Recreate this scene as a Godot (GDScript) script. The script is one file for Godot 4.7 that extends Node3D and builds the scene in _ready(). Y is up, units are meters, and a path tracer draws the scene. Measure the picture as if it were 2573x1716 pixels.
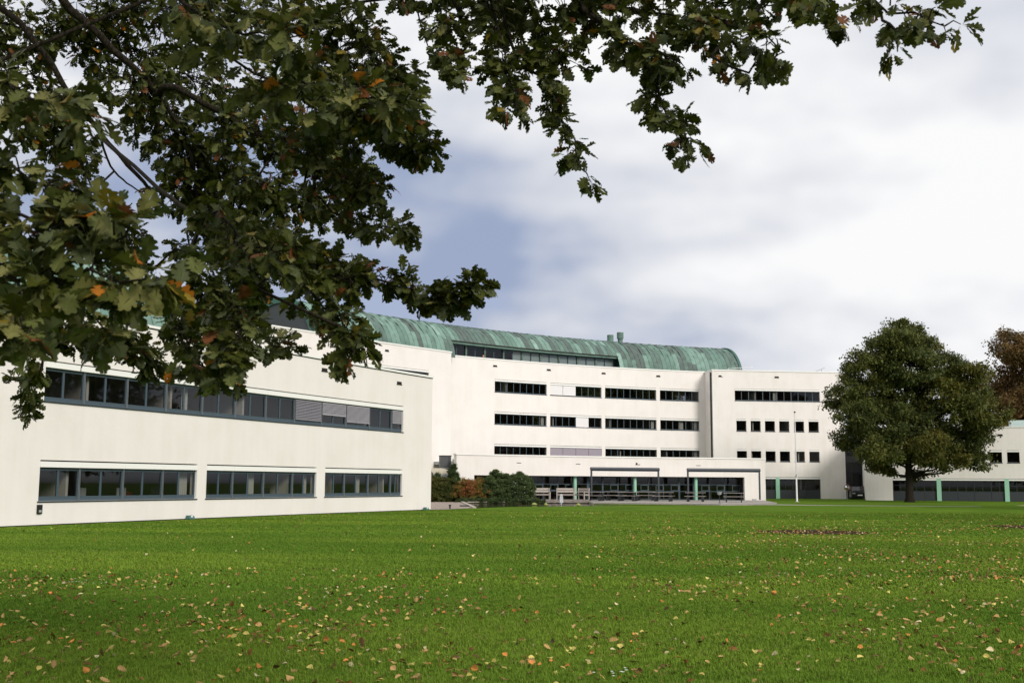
extends Node3D
# A white rendered office campus round a lawn, seen from under an old oak. y up, metres.

var rng := RandomNumberGenerator.new()
var used := {}
var M := {}


class MB:
	var v := PackedVector3Array()
	var n := PackedVector3Array()
	var c := PackedColorArray()
	var tint := Color(1, 1, 1)

	func quadn(a: Vector3, b: Vector3, cc: Vector3, d: Vector3, na: Vector3, nb: Vector3, nc: Vector3, nd: Vector3) -> void:
		for q in [[a, na], [cc, nc], [b, nb], [a, na], [d, nd], [cc, nc]]:
			v.append(q[0])
			n.append(q[1])
			c.append(tint)

	func quad(a: Vector3, b: Vector3, cc: Vector3, d: Vector3) -> void:
		var m := (b - a).cross(cc - a)
		if m.length_squared() < 1e-14:
			m = (cc - a).cross(d - a)
		m = m.normalized()
		quadn(a, b, cc, d, m, m, m, m)

	func tri(a: Vector3, b: Vector3, cc: Vector3) -> void:
		var m := (b - a).cross(cc - a).normalized()
		for q in [a, cc, b]:
			v.append(q)
			n.append(m)
			c.append(tint)

	func hexa(p: Array) -> void:   # 0-3 the bottom, counter-clockwise from above; 4-7 above them
		quad(p[3], p[2], p[1], p[0])
		quad(p[4], p[5], p[6], p[7])
		for i in 4:
			var j := (i + 1) % 4
			quad(p[i], p[j], p[4 + j], p[4 + i])

	func box(at: Vector3, size: Vector3, basis := Basis()) -> void:
		var h := size / 2
		var p := []
		for y in [-1, 1]:
			for q in [[-1, 1], [1, 1], [1, -1], [-1, -1]]:
				p.append(at + basis * Vector3(q[0] * h.x, y * h.y, q[1] * h.z))
		hexa(p)

	func bar(a: Vector3, b: Vector3, w: float, t: float, side := Vector3.UP) -> void:
		var z := (b - a).normalized()
		var x := side.cross(z)
		if x.length() < 1e-4:
			x = Vector3.RIGHT.cross(z)
		x = x.normalized()
		box((a + b) / 2, Vector3(w, t, (b - a).length()), Basis(x, z.cross(x), z))

	func tube(p: Array, r: Array, sides := 8) -> void:
		var rings := []
		var norms := []
		var x := Vector3.ZERO
		for i in p.size():
			var z: Vector3 = (p[mini(i + 1, p.size() - 1)] - p[maxi(i - 1, 0)]).normalized()
			if x == Vector3.ZERO:
				x = z.cross(Vector3.UP if absf(z.y) < 0.9 else Vector3.RIGHT).normalized()
			x = (x - z * x.dot(z)).normalized()
			var y := z.cross(x)
			var ring := []
			var nr := []
			for k in sides:
				var a := TAU * k / sides
				var d := x * cos(a) + y * sin(a)
				ring.append(p[i] + d * r[i])
				nr.append(d)
			rings.append(ring)
			norms.append(nr)
		for i in p.size() - 1:
			for k in sides:
				var j := (k + 1) % sides
				quadn(rings[i][k], rings[i][j], rings[i + 1][j], rings[i + 1][k], norms[i][k], norms[i][j], norms[i + 1][j], norms[i + 1][k])
		for k in range(1, sides - 1):
			tri(rings[0][0], rings[0][k + 1], rings[0][k])
			tri(rings[-1][0], rings[-1][k], rings[-1][k + 1])

	func lathe(at: Vector3, prof: Array, sides := 16) -> void:   # [radius, height] pairs from the bottom
		var pts := []
		var rr := []
		for q in prof:
			pts.append(at + Vector3(0, q[1], 0))
			rr.append(q[0])
		for i in pts.size() - 1:
			for k in sides:
				var a := TAU * k / sides
				var b := TAU * (k + 1) / sides
				var da := Vector3(cos(a), 0, -sin(a))
				var db := Vector3(cos(b), 0, -sin(b))
				var up: float = pts[i + 1].y - pts[i].y
				var out: float = rr[i] - rr[i + 1]
				var l := sqrt(up * up + out * out) + 1e-9
				var na := da * (up / l) + Vector3.UP * (out / l)
				var nb := db * (up / l) + Vector3.UP * (out / l)
				quadn(pts[i] + da * rr[i], pts[i] + db * rr[i], pts[i + 1] + db * rr[i + 1], pts[i + 1] + da * rr[i + 1], na, nb, nb, na)

	func add(m: Transform3D, vv: PackedVector3Array, nn: PackedVector3Array, cc: PackedColorArray) -> void:
		v.append_array(m * vv)
		n.append_array(Transform3D(m.basis.orthonormalized(), Vector3.ZERO) * nn)
		c.append_array(cc)

	func mesh(mat: Material) -> ArrayMesh:
		var a := []
		a.resize(Mesh.ARRAY_MAX)
		a[Mesh.ARRAY_VERTEX] = v
		a[Mesh.ARRAY_NORMAL] = n
		a[Mesh.ARRAY_COLOR] = c
		var r := ArrayMesh.new()
		r.add_surface_from_arrays(Mesh.PRIMITIVE_TRIANGLES, a)
		r.surface_set_material(0, mat)
		return r


class Arc:   # a shallow curve in plan from a to b (left to right for the viewer), hollow by sag towards the viewer
	var c: Vector2
	var u: Vector2
	var n: Vector2
	var r: float
	var half: float
	var length: float

	func _init(a: Vector2, b: Vector2, sag: float) -> void:
		var l := a.distance_to(b)
		u = (b - a) / l
		n = Vector2(-u.y, u.x)
		if n.dot(a) > 0:
			n = -n
		r = (l * l / 4 + sag * sag) / (2 * sag)
		half = asin(l / 2 / r)
		c = (a + b) / 2 + n * (r - sag)
		length = 2 * half * r

	func at(m: float, y: float, off := 0.0) -> Vector3:
		var a := -half + m / r
		var p := c + (u * sin(a) - n * cos(a)) * (r - off)
		return Vector3(p.x, y, p.y)

	func toward(m: float) -> Vector3:   # unit vector to the viewer's side
		var a := -half + m / r
		var p := -(u * sin(a) - n * cos(a))
		return Vector3(p.x, 0, p.y)

	func along(m: float) -> Vector3:
		return Vector3.UP.cross(toward(m))

	func turn(m: float) -> Basis:
		return Basis(along(m), Vector3.UP, toward(m))

	func box(mb: MB, m0: float, m1: float, y0: float, y1: float, o0: float, o1: float, step := 2.6) -> void:
		var k := maxi(1, ceili((m1 - m0) / step))
		for i in k:
			var a := lerpf(m0, m1, float(i) / k)
			var b := lerpf(m0, m1, float(i + 1) / k)
			mb.quad(at(a, y0, o1), at(b, y0, o1), at(b, y1, o1), at(a, y1, o1))
			mb.quad(at(b, y0, o0), at(a, y0, o0), at(a, y1, o0), at(b, y1, o0))
			mb.quad(at(a, y1, o1), at(b, y1, o1), at(b, y1, o0), at(a, y1, o0))
			mb.quad(at(a, y0, o0), at(b, y0, o0), at(b, y0, o1), at(a, y0, o1))
		mb.quad(at(m0, y0, o0), at(m0, y0, o1), at(m0, y1, o1), at(m0, y1, o0))
		mb.quad(at(m1, y0, o1), at(m1, y0, o0), at(m1, y1, o0), at(m1, y1, o1))

	func wall(mb: MB, m0: float, m1: float, y0: float, y1: float, thick: float, holes: Array) -> void:   # holes: [m0, m1, y0, y1]
		var ms := [m0, m1]
		var ys := [y0, y1]
		for h in holes:
			ms.append_array([h[0], h[1]])
			ys.append_array([h[2], h[3]])
		var s := m0 + 2.6
		while s < m1:
			ms.append(s)
			s += 2.6
		ms.sort()
		ys.sort()
		ms = ms.filter(func(x): return x >= m0 - 1e-5 and x <= m1 + 1e-5)
		ys = ys.filter(func(x): return x >= y0 - 1e-5 and x <= y1 + 1e-5)
		var um := [ms[0]]
		for x in ms:
			if x - um[-1] > 1e-4:
				um.append(x)
		var uy := [ys[0]]
		for x in ys:
			if x - uy[-1] > 1e-4:
				uy.append(x)
		var solid := func(i: int, j: int) -> bool:
			if i < 0 or j < 0 or i >= um.size() - 1 or j >= uy.size() - 1:
				return false
			var x: float = (um[i] + um[i + 1]) / 2
			var y: float = (uy[j] + uy[j + 1]) / 2
			for h in holes:
				if x > h[0] and x < h[1] and y > h[2] and y < h[3]:
					return false
			return true
		for i in um.size() - 1:
			for j in uy.size() - 1:
				if not solid.call(i, j):
					continue
				var a: float = um[i]
				var b: float = um[i + 1]
				var p: float = uy[j]
				var q: float = uy[j + 1]
				mb.quad(at(a, p), at(b, p), at(b, q), at(a, q))
				mb.quad(at(b, p, -thick), at(a, p, -thick), at(a, q, -thick), at(b, q, -thick))
				if not solid.call(i - 1, j):
					mb.quad(at(a, p, -thick), at(a, p), at(a, q), at(a, q, -thick))
				if not solid.call(i + 1, j):
					mb.quad(at(b, p), at(b, p, -thick), at(b, q, -thick), at(b, q))
				if not solid.call(i, j - 1):
					mb.quad(at(a, p, -thick), at(b, p, -thick), at(b, p), at(a, p))
				if not solid.call(i, j + 1):
					mb.quad(at(a, q), at(b, q), at(b, q, -thick), at(a, q, -thick))


func numbered(parent: Node, called: String) -> String:
	var key := "%d/%s" % [parent.get_instance_id(), called]
	var k: int = used.get(key, -1) + 1
	used[key] = k
	return called if k == 0 else "%s_%03d" % [called, k]


func part(called: String, what, mat: Material, parent: Node) -> MeshInstance3D:
	var o := MeshInstance3D.new()
	o.name = numbered(parent, called)
	o.mesh = what.mesh(mat) if what is MB else what
	parent.add_child(o, true)
	return o


func tag(o: Node, label: String, category: String, group := "", kind := "") -> void:
	o.set_meta("label", label)
	if category:
		o.set_meta("category", category)
	if group:
		o.set_meta("group", group)
	if kind:
		o.set_meta("kind", kind)


func thing(called: String, label: String, category: String, at := Vector3.ZERO, turn := 0.0, group := "") -> Node3D:
	var o := Node3D.new()
	o.name = numbered(self, called)
	add_child(o, true)
	o.position = at
	o.rotation.y = turn
	tag(o, label, category, group)
	return o


func again(o: Node3D, called: String, label: String, at: Vector3, turn: float) -> Node3D:
	var d: Node3D = o.duplicate()
	d.name = numbered(self, called)
	add_child(d, true)
	d.position = at
	d.rotation.y = turn
	d.set_meta("label", label)
	return d


func lin(r: float, g: float, b: float, a := 1.0) -> Color:   # a real-world base colour (linear)
	var c := Color(r, g, b).linear_to_srgb()
	c.a = a
	return c


func mat(c: Color, rough := 0.8, spec := 0.5) -> StandardMaterial3D:
	var m := StandardMaterial3D.new()
	m.albedo_color = c
	m.roughness = rough
	m.metallic_specular = spec
	return m


func noise_tex(freq: float, colors: Array, stops: Array, size := 512, octaves := 4, sd := 1, normal := false) -> NoiseTexture2D:
	var f := FastNoiseLite.new()
	f.seed = sd
	f.frequency = freq
	f.fractal_octaves = octaves
	var t := NoiseTexture2D.new()
	t.width = size
	t.height = size
	t.seamless = true
	t.noise = f
	if normal:
		t.as_normal_map = true
	else:
		var g := Gradient.new()
		g.offsets = PackedFloat32Array(stops)
		g.colors = PackedColorArray(colors)
		t.color_ramp = g
	return t


func tri_tex(m: StandardMaterial3D, t: Texture2D, scale: Vector3) -> void:
	m.albedo_texture = t
	m.uv1_triplanar = true
	m.uv1_world_triplanar = true
	m.uv1_scale = scale


func tri_detail(m: StandardMaterial3D, t: Texture2D, scale: Vector3) -> void:
	m.detail_enabled = true
	m.detail_blend_mode = BaseMaterial3D.BLEND_MODE_MUL
	m.detail_albedo = t
	m.detail_uv_layer = BaseMaterial3D.DETAIL_UV_2
	m.uv2_triplanar = true
	m.uv2_world_triplanar = true
	m.uv2_scale = scale


func make_materials() -> void:
	var stain := noise_tex(0.012, [Color(0.975, 0.973, 0.965), Color(0.992, 0.992, 0.99), Color(1, 1, 1)], [0.2, 0.5, 0.75], 512, 5, 3)
	var streak := noise_tex(0.02, [Color(0.992, 0.992, 0.985), Color(1, 1, 1)], [0.3, 0.6], 512, 4, 8)
	var wall := mat(lin(0.80, 0.756, 0.728), 0.95, 0.2)
	tri_tex(wall, stain, Vector3(0.09, 0.06, 0.09))
	tri_detail(wall, streak, Vector3(0.22, 0.012, 0.22))
	wall.normal_enabled = true
	wall.normal_texture = noise_tex(0.2, [], [], 512, 3, 5, true)
	wall.normal_scale = 0.015
	M.wall = wall
	M.trim = mat(lin(0.83, 0.82, 0.79), 0.5)
	M.inner = mat(lin(0.26, 0.225, 0.185), 0.9)
	M.inner_white = mat(lin(0.62, 0.6, 0.54), 0.9)
	M.inner_brown = mat(lin(0.2, 0.11, 0.055), 0.8)
	M.carpet = mat(lin(0.10, 0.09, 0.085), 0.95)
	M.frame = mat(lin(0.050, 0.076, 0.095), 0.45)
	M.dark_frame = mat(lin(0.022, 0.028, 0.036), 0.5)
	M.panel = mat(lin(0.030, 0.036, 0.043), 0.55)
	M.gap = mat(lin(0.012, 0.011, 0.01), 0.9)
	M.rail = mat(lin(0.30, 0.32, 0.34), 0.4)
	M.rail.metallic = 0.5
	M.slat = mat(lin(0.23, 0.22, 0.245), 0.5)
	M.blind_white = mat(lin(0.72, 0.7, 0.7), 0.6)
	M.blind_grey = mat(lin(0.30, 0.265, 0.31), 0.5)
	M.frosted = mat(lin(0.50, 0.62, 0.60), 0.35)
	M.curtain = mat(lin(0.6, 0.6, 0.55), 0.9)
	var g := StandardMaterial3D.new()
	g.albedo_color = Color(0.025, 0.027, 0.03, 0.42)
	g.transparency = BaseMaterial3D.TRANSPARENCY_ALPHA
	g.roughness = 0.02
	M.glass = g
	var gd := g.duplicate()
	gd.albedo_color = Color(0.02, 0.022, 0.025, 0.55)
	M.glass_dark = gd
	M.mint = mat(lin(0.30, 0.56, 0.41), 0.55)
	M.deck = mat(lin(0.30, 0.26, 0.23), 0.85)
	tri_tex(M.deck, noise_tex(0.03, [Color(0.7, 0.7, 0.7), Color(1, 1, 1)], [0.3, 0.7], 256, 4, 12), Vector3(0.3, 4, 4))
	M.bench = mat(lin(0.50, 0.455, 0.42), 0.85)
	tri_tex(M.bench, noise_tex(0.05, [Color(0.75, 0.73, 0.7), Color(1, 1, 1)], [0.3, 0.7], 256, 4, 13), Vector3(0.8, 6, 6))
	M.plank = mat(lin(0.27, 0.24, 0.215), 0.85)
	M.black = mat(lin(0.018, 0.02, 0.024), 0.5)
	M.awning = mat(lin(0.040, 0.048, 0.060), 0.45)
	M.paving = mat(lin(0.36, 0.33, 0.295), 0.9)
	tri_tex(M.paving, noise_tex(0.06, [Color(0.8, 0.8, 0.8), Color(1, 1, 1)], [0.3, 0.7], 256, 4, 15), Vector3(0.5, 0.5, 0.5))
	M.gravel = mat(lin(0.50, 0.42, 0.36), 0.95)
	tri_tex(M.gravel, noise_tex(0.12, [Color(0.35, 0.33, 0.32), Color(0.8, 0.78, 0.76), Color(1, 1, 1)], [0.25, 0.5, 0.7], 512, 3, 16), Vector3(0.35, 0.35, 0.35))
	M.stone = mat(lin(0.38, 0.33, 0.28), 0.9)
	M.soil = mat(lin(0.034, 0.026, 0.015), 0.95, 0.1)
	M.sand = mat(lin(0.5, 0.4, 0.3), 0.95)
	M.metal_green = mat(lin(0.05, 0.13, 0.12), 0.5)
	M.duct = mat(lin(0.055, 0.058, 0.062), 0.6)
	M.cream = mat(lin(0.52, 0.47, 0.37), 0.6)
	M.grey = mat(lin(0.33, 0.35, 0.35), 0.6)
	M.pole = mat(lin(0.8, 0.8, 0.8), 0.35)
	var w := StandardMaterial3D.new()
	w.albedo_color = lin(0.022, 0.020, 0.010)
	w.roughness = 0.06
	w.normal_enabled = true
	w.normal_texture = noise_tex(0.05, [], [], 512, 3, 21, true)
	w.normal_scale = 0.015
	w.uv1_triplanar = true
	w.uv1_world_triplanar = true
	w.uv1_scale = Vector3(0.6, 0.6, 0.6)
	M.water = w
	var spray := StandardMaterial3D.new()
	spray.albedo_color = lin(0.88, 0.9, 0.92, 0.7)
	spray.transparency = BaseMaterial3D.TRANSPARENCY_ALPHA
	spray.roughness = 0.4
	M.spray = spray
	# lawn: fine mottling under broad, faint mowing and wear
	var lawn := mat(lin(0.134, 0.224, 0.032), 0.95, 0.05)
	tri_tex(lawn, noise_tex(0.09, [Color(0.68, 0.72, 0.6), Color(0.9, 0.9, 0.85), Color(1, 1, 1)], [0.2, 0.5, 0.8], 1024, 4, 31), Vector3(0.4, 0.4, 0.4))
	tri_detail(lawn, noise_tex(0.01, [Color(0.76, 0.82, 0.74), Color(0.92, 0.93, 0.88), Color(1, 1, 0.9)], [0.2, 0.5, 0.8], 512, 5, 32), Vector3(0.03, 0.035, 0.11))
	M.lawn = lawn
	# copper: five stages of the same weathering
	var cop := noise_tex(0.02, [Color(0.84, 0.83, 0.82), Color(0.96, 0.96, 0.96), Color(1, 1, 1)], [0.25, 0.5, 0.75], 512, 4, 41)
	var tones := [[0.140, 0.235, 0.196], [0.190, 0.305, 0.258], [0.118, 0.178, 0.154], [0.102, 0.140, 0.126], [0.255, 0.39, 0.335]]
	M.copper = []
	for t in tones:
		var m := mat(lin(t[0], t[1], t[2]), 0.7, 0.4)
		tri_tex(m, cop, Vector3(0.12, 0.12, 0.12))
		M.copper.append(m)
	M.copper_dark = mat(lin(0.045, 0.12, 0.095), 0.7)
	M.gable = mat(lin(0.045, 0.05, 0.056), 0.6)
	M.rust = mat(lin(0.03, 0.02, 0.014), 0.8)
	var bark := mat(lin(0.050, 0.041, 0.031), 0.95, 0.2)
	tri_tex(bark, noise_tex(0.05, [Color(0.45, 0.45, 0.42), Color(1, 1, 1)], [0.3, 0.7], 512, 5, 51), Vector3(3, 0.8, 3))
	M.bark = bark
	var leaf := mat(Color(1, 1, 1), 0.55, 0.3)
	leaf.vertex_color_use_as_albedo = true
	leaf.backlight_enabled = true
	leaf.backlight = Color(0.7, 0.7, 0.7)
	M.leaf = leaf
	var dry := mat(Color(1, 1, 1), 0.8, 0.3)
	dry.vertex_color_use_as_albedo = true
	M.dry = dry
	var blade := mat(Color(1, 1, 1), 0.8, 0.05)
	blade.vertex_color_use_as_albedo = true
	blade.backlight_enabled = true
	blade.backlight = Color(0.3, 0.3, 0.3)
	M.blade = blade
	M.painted = mat(Color(1, 1, 1), 0.85, 0.3)
	M.painted.vertex_color_use_as_albedo = true
	M.car = mat(lin(0.008, 0.009, 0.011), 0.35, 0.35)
	M.skin = mat(lin(0.55, 0.32, 0.24), 0.6)
	M.hair = mat(lin(0.02, 0.015, 0.012), 0.8)
	M.coated = mat(lin(0.42, 0.44, 0.46), 0.03)
	M.coated.metallic = 1.0
	M.blind_grey_light = mat(lin(0.36, 0.35, 0.375), 0.5)
	M.red = mat(lin(0.30, 0.02, 0.02), 0.6)
	M.red_dull = mat(lin(0.35, 0.12, 0.10), 0.6)
	M.mirror = mat(lin(0.6, 0.62, 0.65), 0.08)
	M.mirror.metallic = 1.0
	M.lily = mat(lin(0.22, 0.26, 0.05), 0.6)


# ---------------------------------------------------------------- sky
func sky_panorama() -> ImageTexture:
	var w := 1024
	var h := 512
	var f := FastNoiseLite.new()
	f.seed = 7
	f.frequency = 1.15
	f.fractal_octaves = 6
	f.fractal_gain = 0.55
	var f2 := FastNoiseLite.new()
	f2.seed = 19
	f2.frequency = 0.55
	f2.fractal_octaves = 3
	var breaks := []   # where the cloud deck is thin, and where it hangs low and thick, all round: [azimuth, elevation, width in degrees, strength]
	for b in [[15, 17, 19, 0.7], [32, 22, 24, 0.7], [2, 32, 20, 0.6], [75, 30, 26, 0.7], [122, 22, 24, 0.7], [150, 45, 30, 0.7], [-160, 25, 24, 0.7], [-105, 35, 26, 0.7], [-55, 40, 24, 0.7], [20, 60, 30, 0.7], [-7, 8, 9, -0.55], [-20, 13, 10, -0.3], [2, 6, 6, -0.3], [14, 5, 7, -0.35], [25, 4, 7, -0.25], [60, 8, 12, -0.4], [-75, 10, 14, -0.45], [110, 9, 12, -0.4], [165, 8, 14, -0.45], [-130, 9, 13, -0.45]]:
		var az := deg_to_rad(b[0])
		var el := deg_to_rad(b[1])
		breaks.append([Vector3(sin(az) * cos(el), sin(el), -cos(az) * cos(el)), deg_to_rad(b[2]), b[3]])
	var data := PackedFloat32Array()
	data.resize(w * h * 3)
	for j in h:
		var el := PI / 2 - PI * (j + 0.5) / h
		for i in w:
			var az := TAU * ((i + 0.5) / w - 0.5)
			var d := Vector3(sin(az) * cos(el), sin(el), -cos(az) * cos(el))
			var k := (j * w + i) * 3
			if el < -0.06:
				data[k] = 0.16
				data[k + 1] = 0.18
				data[k + 2] = 0.13
				continue
			var p := Vector3(d.x, 0.0, d.z) / (maxf(d.y, 0.0) + 0.22)
			var big := f2.get_noise_3d(p.x, 3.0, p.z)
			var fine := f.get_noise_3d(p.x, 0.0, p.z * 1.4)
			var open := 0.0
			for b in breaks:
				var a := d.angle_to(b[0]) / float(b[1])
				open += exp(-a * a) * float(b[2])
			open = minf(open, 0.95)
			var t := clampf(0.36 + open + 0.50 * big + 0.80 * fine + 0.22 * f.get_noise_3d(p.x * 4.0, 9.0, p.z * 4.6), 0.0, 1.15)
			var dark := Vector3(0.33, 0.40, 0.575)
			var mid := Vector3(0.655, 0.685, 0.76)
			var bright := Vector3(0.93, 0.935, 0.95)
			var col := dark.lerp(mid, clampf(t / 0.45, 0, 1)) if t < 0.45 else mid.lerp(bright, clampf((t - 0.45) / 0.5, 0, 1.15))
			var low := exp(-maxf(d.y, 0.0) / 0.07) * 0.35   # paler air low down
			col = col.lerp(Vector3(0.72, 0.735, 0.80), low)
			data[k] = col.x
			data[k + 1] = col.y
			data[k + 2] = col.z
	var im := Image.create_from_data(w, h, false, Image.FORMAT_RGBF, data.to_byte_array())
	return ImageTexture.create_from_image(im)


func make_view() -> void:
	var cam := Camera3D.new()
	cam.name = "camera"
	cam.fov = 34.06
	cam.near = 0.1
	cam.far = 2000.0
	cam.position = Vector3(0, 1.6, 0)
	cam.basis = Basis(Vector3.RIGHT, deg_to_rad(7.236)) * Basis(Vector3.BACK, 0.0055)
	var att := CameraAttributesPhysical.new()
	att.frustum_focal_length = 39.16
	att.exposure_aperture = 9.0
	att.frustum_focus_distance = 40.0
	att.frustum_near = 0.1
	att.frustum_far = 2000.0
	cam.attributes = att
	add_child(cam)
	var env := Environment.new()
	env.background_mode = Environment.BG_SKY
	var sm := PanoramaSkyMaterial.new()
	sm.panorama = sky_panorama()
	var sky := Sky.new()
	sky.sky_material = sm
	env.sky = sky
	env.background_energy_multiplier = 0.56
	env.tonemap_mode = Environment.TONE_MAPPER_LINEAR
	env.tonemap_exposure = 1.78
	env.sdfgi_enabled = true
	env.ssao_enabled = true
	env.ssil_enabled = true
	var we := WorldEnvironment.new()
	we.name = "world_environment"
	we.environment = env
	add_child(we)
	var sun := DirectionalLight3D.new()
	sun.name = "sun"
	sun.light_energy = 0.5
	sun.light_color = Color(1.0, 0.975, 0.94)
	sun.light_angular_distance = 20.0
	sun.shadow_enabled = true
	add_child(sun)
	sun.look_at_from_position(Vector3(0.55, 0.56, 0.75) * 50.0, Vector3.ZERO)


# ---------------------------------------------------------------- windows and walls
# a window band in a wall's opening: frame and bars as one part, its panes, blinds, rails and white blind box as sub-parts
func window(arc: Arc, parent: Node, m0: float, m1: float, y0: float, y1: float, edges: Array, each: Array, opt := {}) -> MeshInstance3D:
	var fw: float = opt.get("frame", 0.06)
	var low: float = opt.get("low", fw)
	var back: float = opt.get("recess", 0.12)
	var fm: Material = opt.get("mat", M.frame)
	var mb := MB.new()
	arc.box(mb, m0, m1, y0, y0 + low, -back - 0.07, -back, 2.3)
	arc.box(mb, m0, m1, y1 - fw, y1, -back - 0.07, -back, 2.3)
	var panes := []
	var k := 0
	for i in edges.size() - 1:
		var a: float = edges[i]
		var b: float = edges[i + 1]
		var count: int = each[i]
		for j in count:
			var p := lerpf(a, b, float(j) / count)
			var q := lerpf(a, b, float(j + 1) / count)
			var hp := fw * (0.5 if j > 0 else 0.62)
			var hq := fw * (0.5 if j < count - 1 else 0.62)
			var l := p if k == 0 else p - hp
			arc.box(mb, l, p + hp, y0 + low, y1 - fw, -back - 0.07, -back - (0.0 if j == 0 else 0.012), 9)
			panes.append([p + hp, q - hq])
			k += 1
	arc.box(mb, m1 - fw * 0.62, m1, y0 + low, y1 - fw, -back - 0.07, -back, 9)
	panes[-1][1] = m1 - fw * 0.62
	var win := part("window", mb, fm, parent)
	for p in panes:
		var pm := MB.new()
		pm.quad(arc.at(p[0], y0 + low, -back - 0.035), arc.at(p[1], y0 + low, -back - 0.035), arc.at(p[1], y1 - fw, -back - 0.035), arc.at(p[0], y1 - fw, -back - 0.035))
		part("pane", pm, M.coated if panes.find(p) in opt.get("coated", []) else opt.get("glass", M.glass), win)
	if opt.has("strip"):   # white blind box over the window, a dark joint above it
		var top: float = y1 + opt.strip
		for i in edges.size() - 1:
			if i % 2 == 1 and edges.size() > 4 and opt.get("pairs", true):
				continue
			var bm: float = edges[mini(i + (2 if edges.size() > 4 and opt.get("pairs", true) else 1), edges.size() - 1)]
			var sb := MB.new()
			arc.box(sb, edges[i] + 0.004, bm - 0.004, y1 + 0.012, top, -0.16, opt.get("proud", 0.02), 9)
			part("blind_box", sb, M.trim, win)
		var gb := MB.new()
		arc.box(gb, m0 + 0.002, m1 - 0.002, y1 + 0.003, top + 0.045, -0.24, -0.17)
		part("joint_backing", gb, M.gap, win)
	if opt.get("rails", false):
		for i in range(1, edges.size() - 1):
			var rb := MB.new()
			for s in [-0.03, 0.03]:
				arc.box(rb, edges[i] + s - 0.008, edges[i] + s + 0.008, y0 + 0.03, y1, -back + 0.03, -back + 0.046, 9)
			part("blind_rail", rb, M.rail, win)
	if opt.get("sill", true):
		var sb2 := MB.new()
		arc.box(sb2, m0 - 0.05, m1 + 0.05, y0 - 0.045, y0 - 0.003, -back, 0.035)
		part("sill", sb2, opt.get("sill_mat", M.dark_frame), win)
	return win


func slat_blind(arc: Arc, win: Node, a: float, b: float, y0: float, y1: float, off: float, mt: Material, pitch := 0.075) -> void:
	var mb := MB.new()
	var y := y1
	while y > y0 + pitch * 0.5:
		mb.quad(arc.at(a, y - pitch * 0.92, off + 0.03), arc.at(b, y - pitch * 0.92, off + 0.03), arc.at(b, y, off - 0.02), arc.at(a, y, off - 0.02))
		y -= pitch
	arc.box(mb, a, b, y0 - 0.03, y0 + 0.01, off - 0.015, off + 0.03, 9)
	part("blind", mb, mt, win)


func flat_blind(arc: Arc, win: Node, a: float, b: float, y0: float, y1: float, off: float, mt: Material) -> void:
	var mb := MB.new()
	arc.box(mb, a + 0.02, b - 0.02, y0, y1, off - 0.012, off, 9)
	part("blind", mb, mt, win)


func curtain(arc: Arc, parent: Node, a: float, b: float, y0: float, y1: float, off: float) -> void:
	var mb := MB.new()
	var k := maxi(4, int((b - a) / 0.06))
	for i in k:
		var p := lerpf(a, b, float(i) / k)
		var q := lerpf(a, b, float(i + 1) / k)
		mb.quad(arc.at(p, y0, off + 0.03 * (i % 2)), arc.at(q, y0, off + 0.03 * ((i + 1) % 2)), arc.at(q, y1, off + 0.03 * ((i + 1) % 2)), arc.at(p, y1, off + 0.03 * (i % 2)))
	part("curtain", mb, M.curtain, parent)


func scupper(arc: Arc, parent: Node, m: float, y: float, w := 0.5) -> void:
	var mb := MB.new()
	arc.box(mb, m - w / 2, m + w / 2, y + 0.02, y + 0.17, -0.02, 0.004, 9)
	arc.box(mb, m - w / 2 - 0.04, m + w / 2 + 0.02, y - 0.02, y + 0.02, -0.02, 0.035, 9)
	part("scupper", mb, M.gap, parent)


func coping(arc: Arc, parent: Node, m0: float, m1: float, y: float, o0 := -0.42, o1 := 0.05, h := 0.09) -> void:
	var mb := MB.new()
	arc.box(mb, m0, m1, y, y + h, o0, o1)
	part("coping", mb, M.trim, parent)


func rooms(arc: Arc, parent: Node, m0: float, m1: float, floors: Array, h: float, deep: float, every: float, offset: float, warm := false) -> void:
	for y in floors:
		var fb := MB.new()
		arc.box(fb, m0 + 0.36, m1 - 0.36, y - 0.30, y, -deep, -0.37)
		part("floor", fb, M.carpet, parent)
		var cb := MB.new()
		arc.box(cb, m0 + 0.36, m1 - 0.36, y + h - 0.06, y + h, -deep + 0.02, -0.37)
		part("ceiling", cb, M.inner, parent)
		var wb := MB.new()
		arc.box(wb, m0 + 0.36, m1 - 0.36, y + 0.003, y + h - 0.063, -deep - 0.15, -deep)
		part("interior_wall", wb, M.inner_brown if warm else M.inner, parent)
		var m := m0 + offset
		rng.seed = int(y * 10) + int(m1)
		while m < m1 - 0.6:
			m += rng.randf_range(-0.9, 0.9)
			if rng.randf() < 0.35:
				m += every
				continue
			var pb := MB.new()
			arc.box(pb, m, m + 0.12, y + 0.003, y + h - 0.063, -deep + 0.003, -0.42, 9)
			part("partition", pb, M.inner_white, parent)
			m += every


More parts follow.
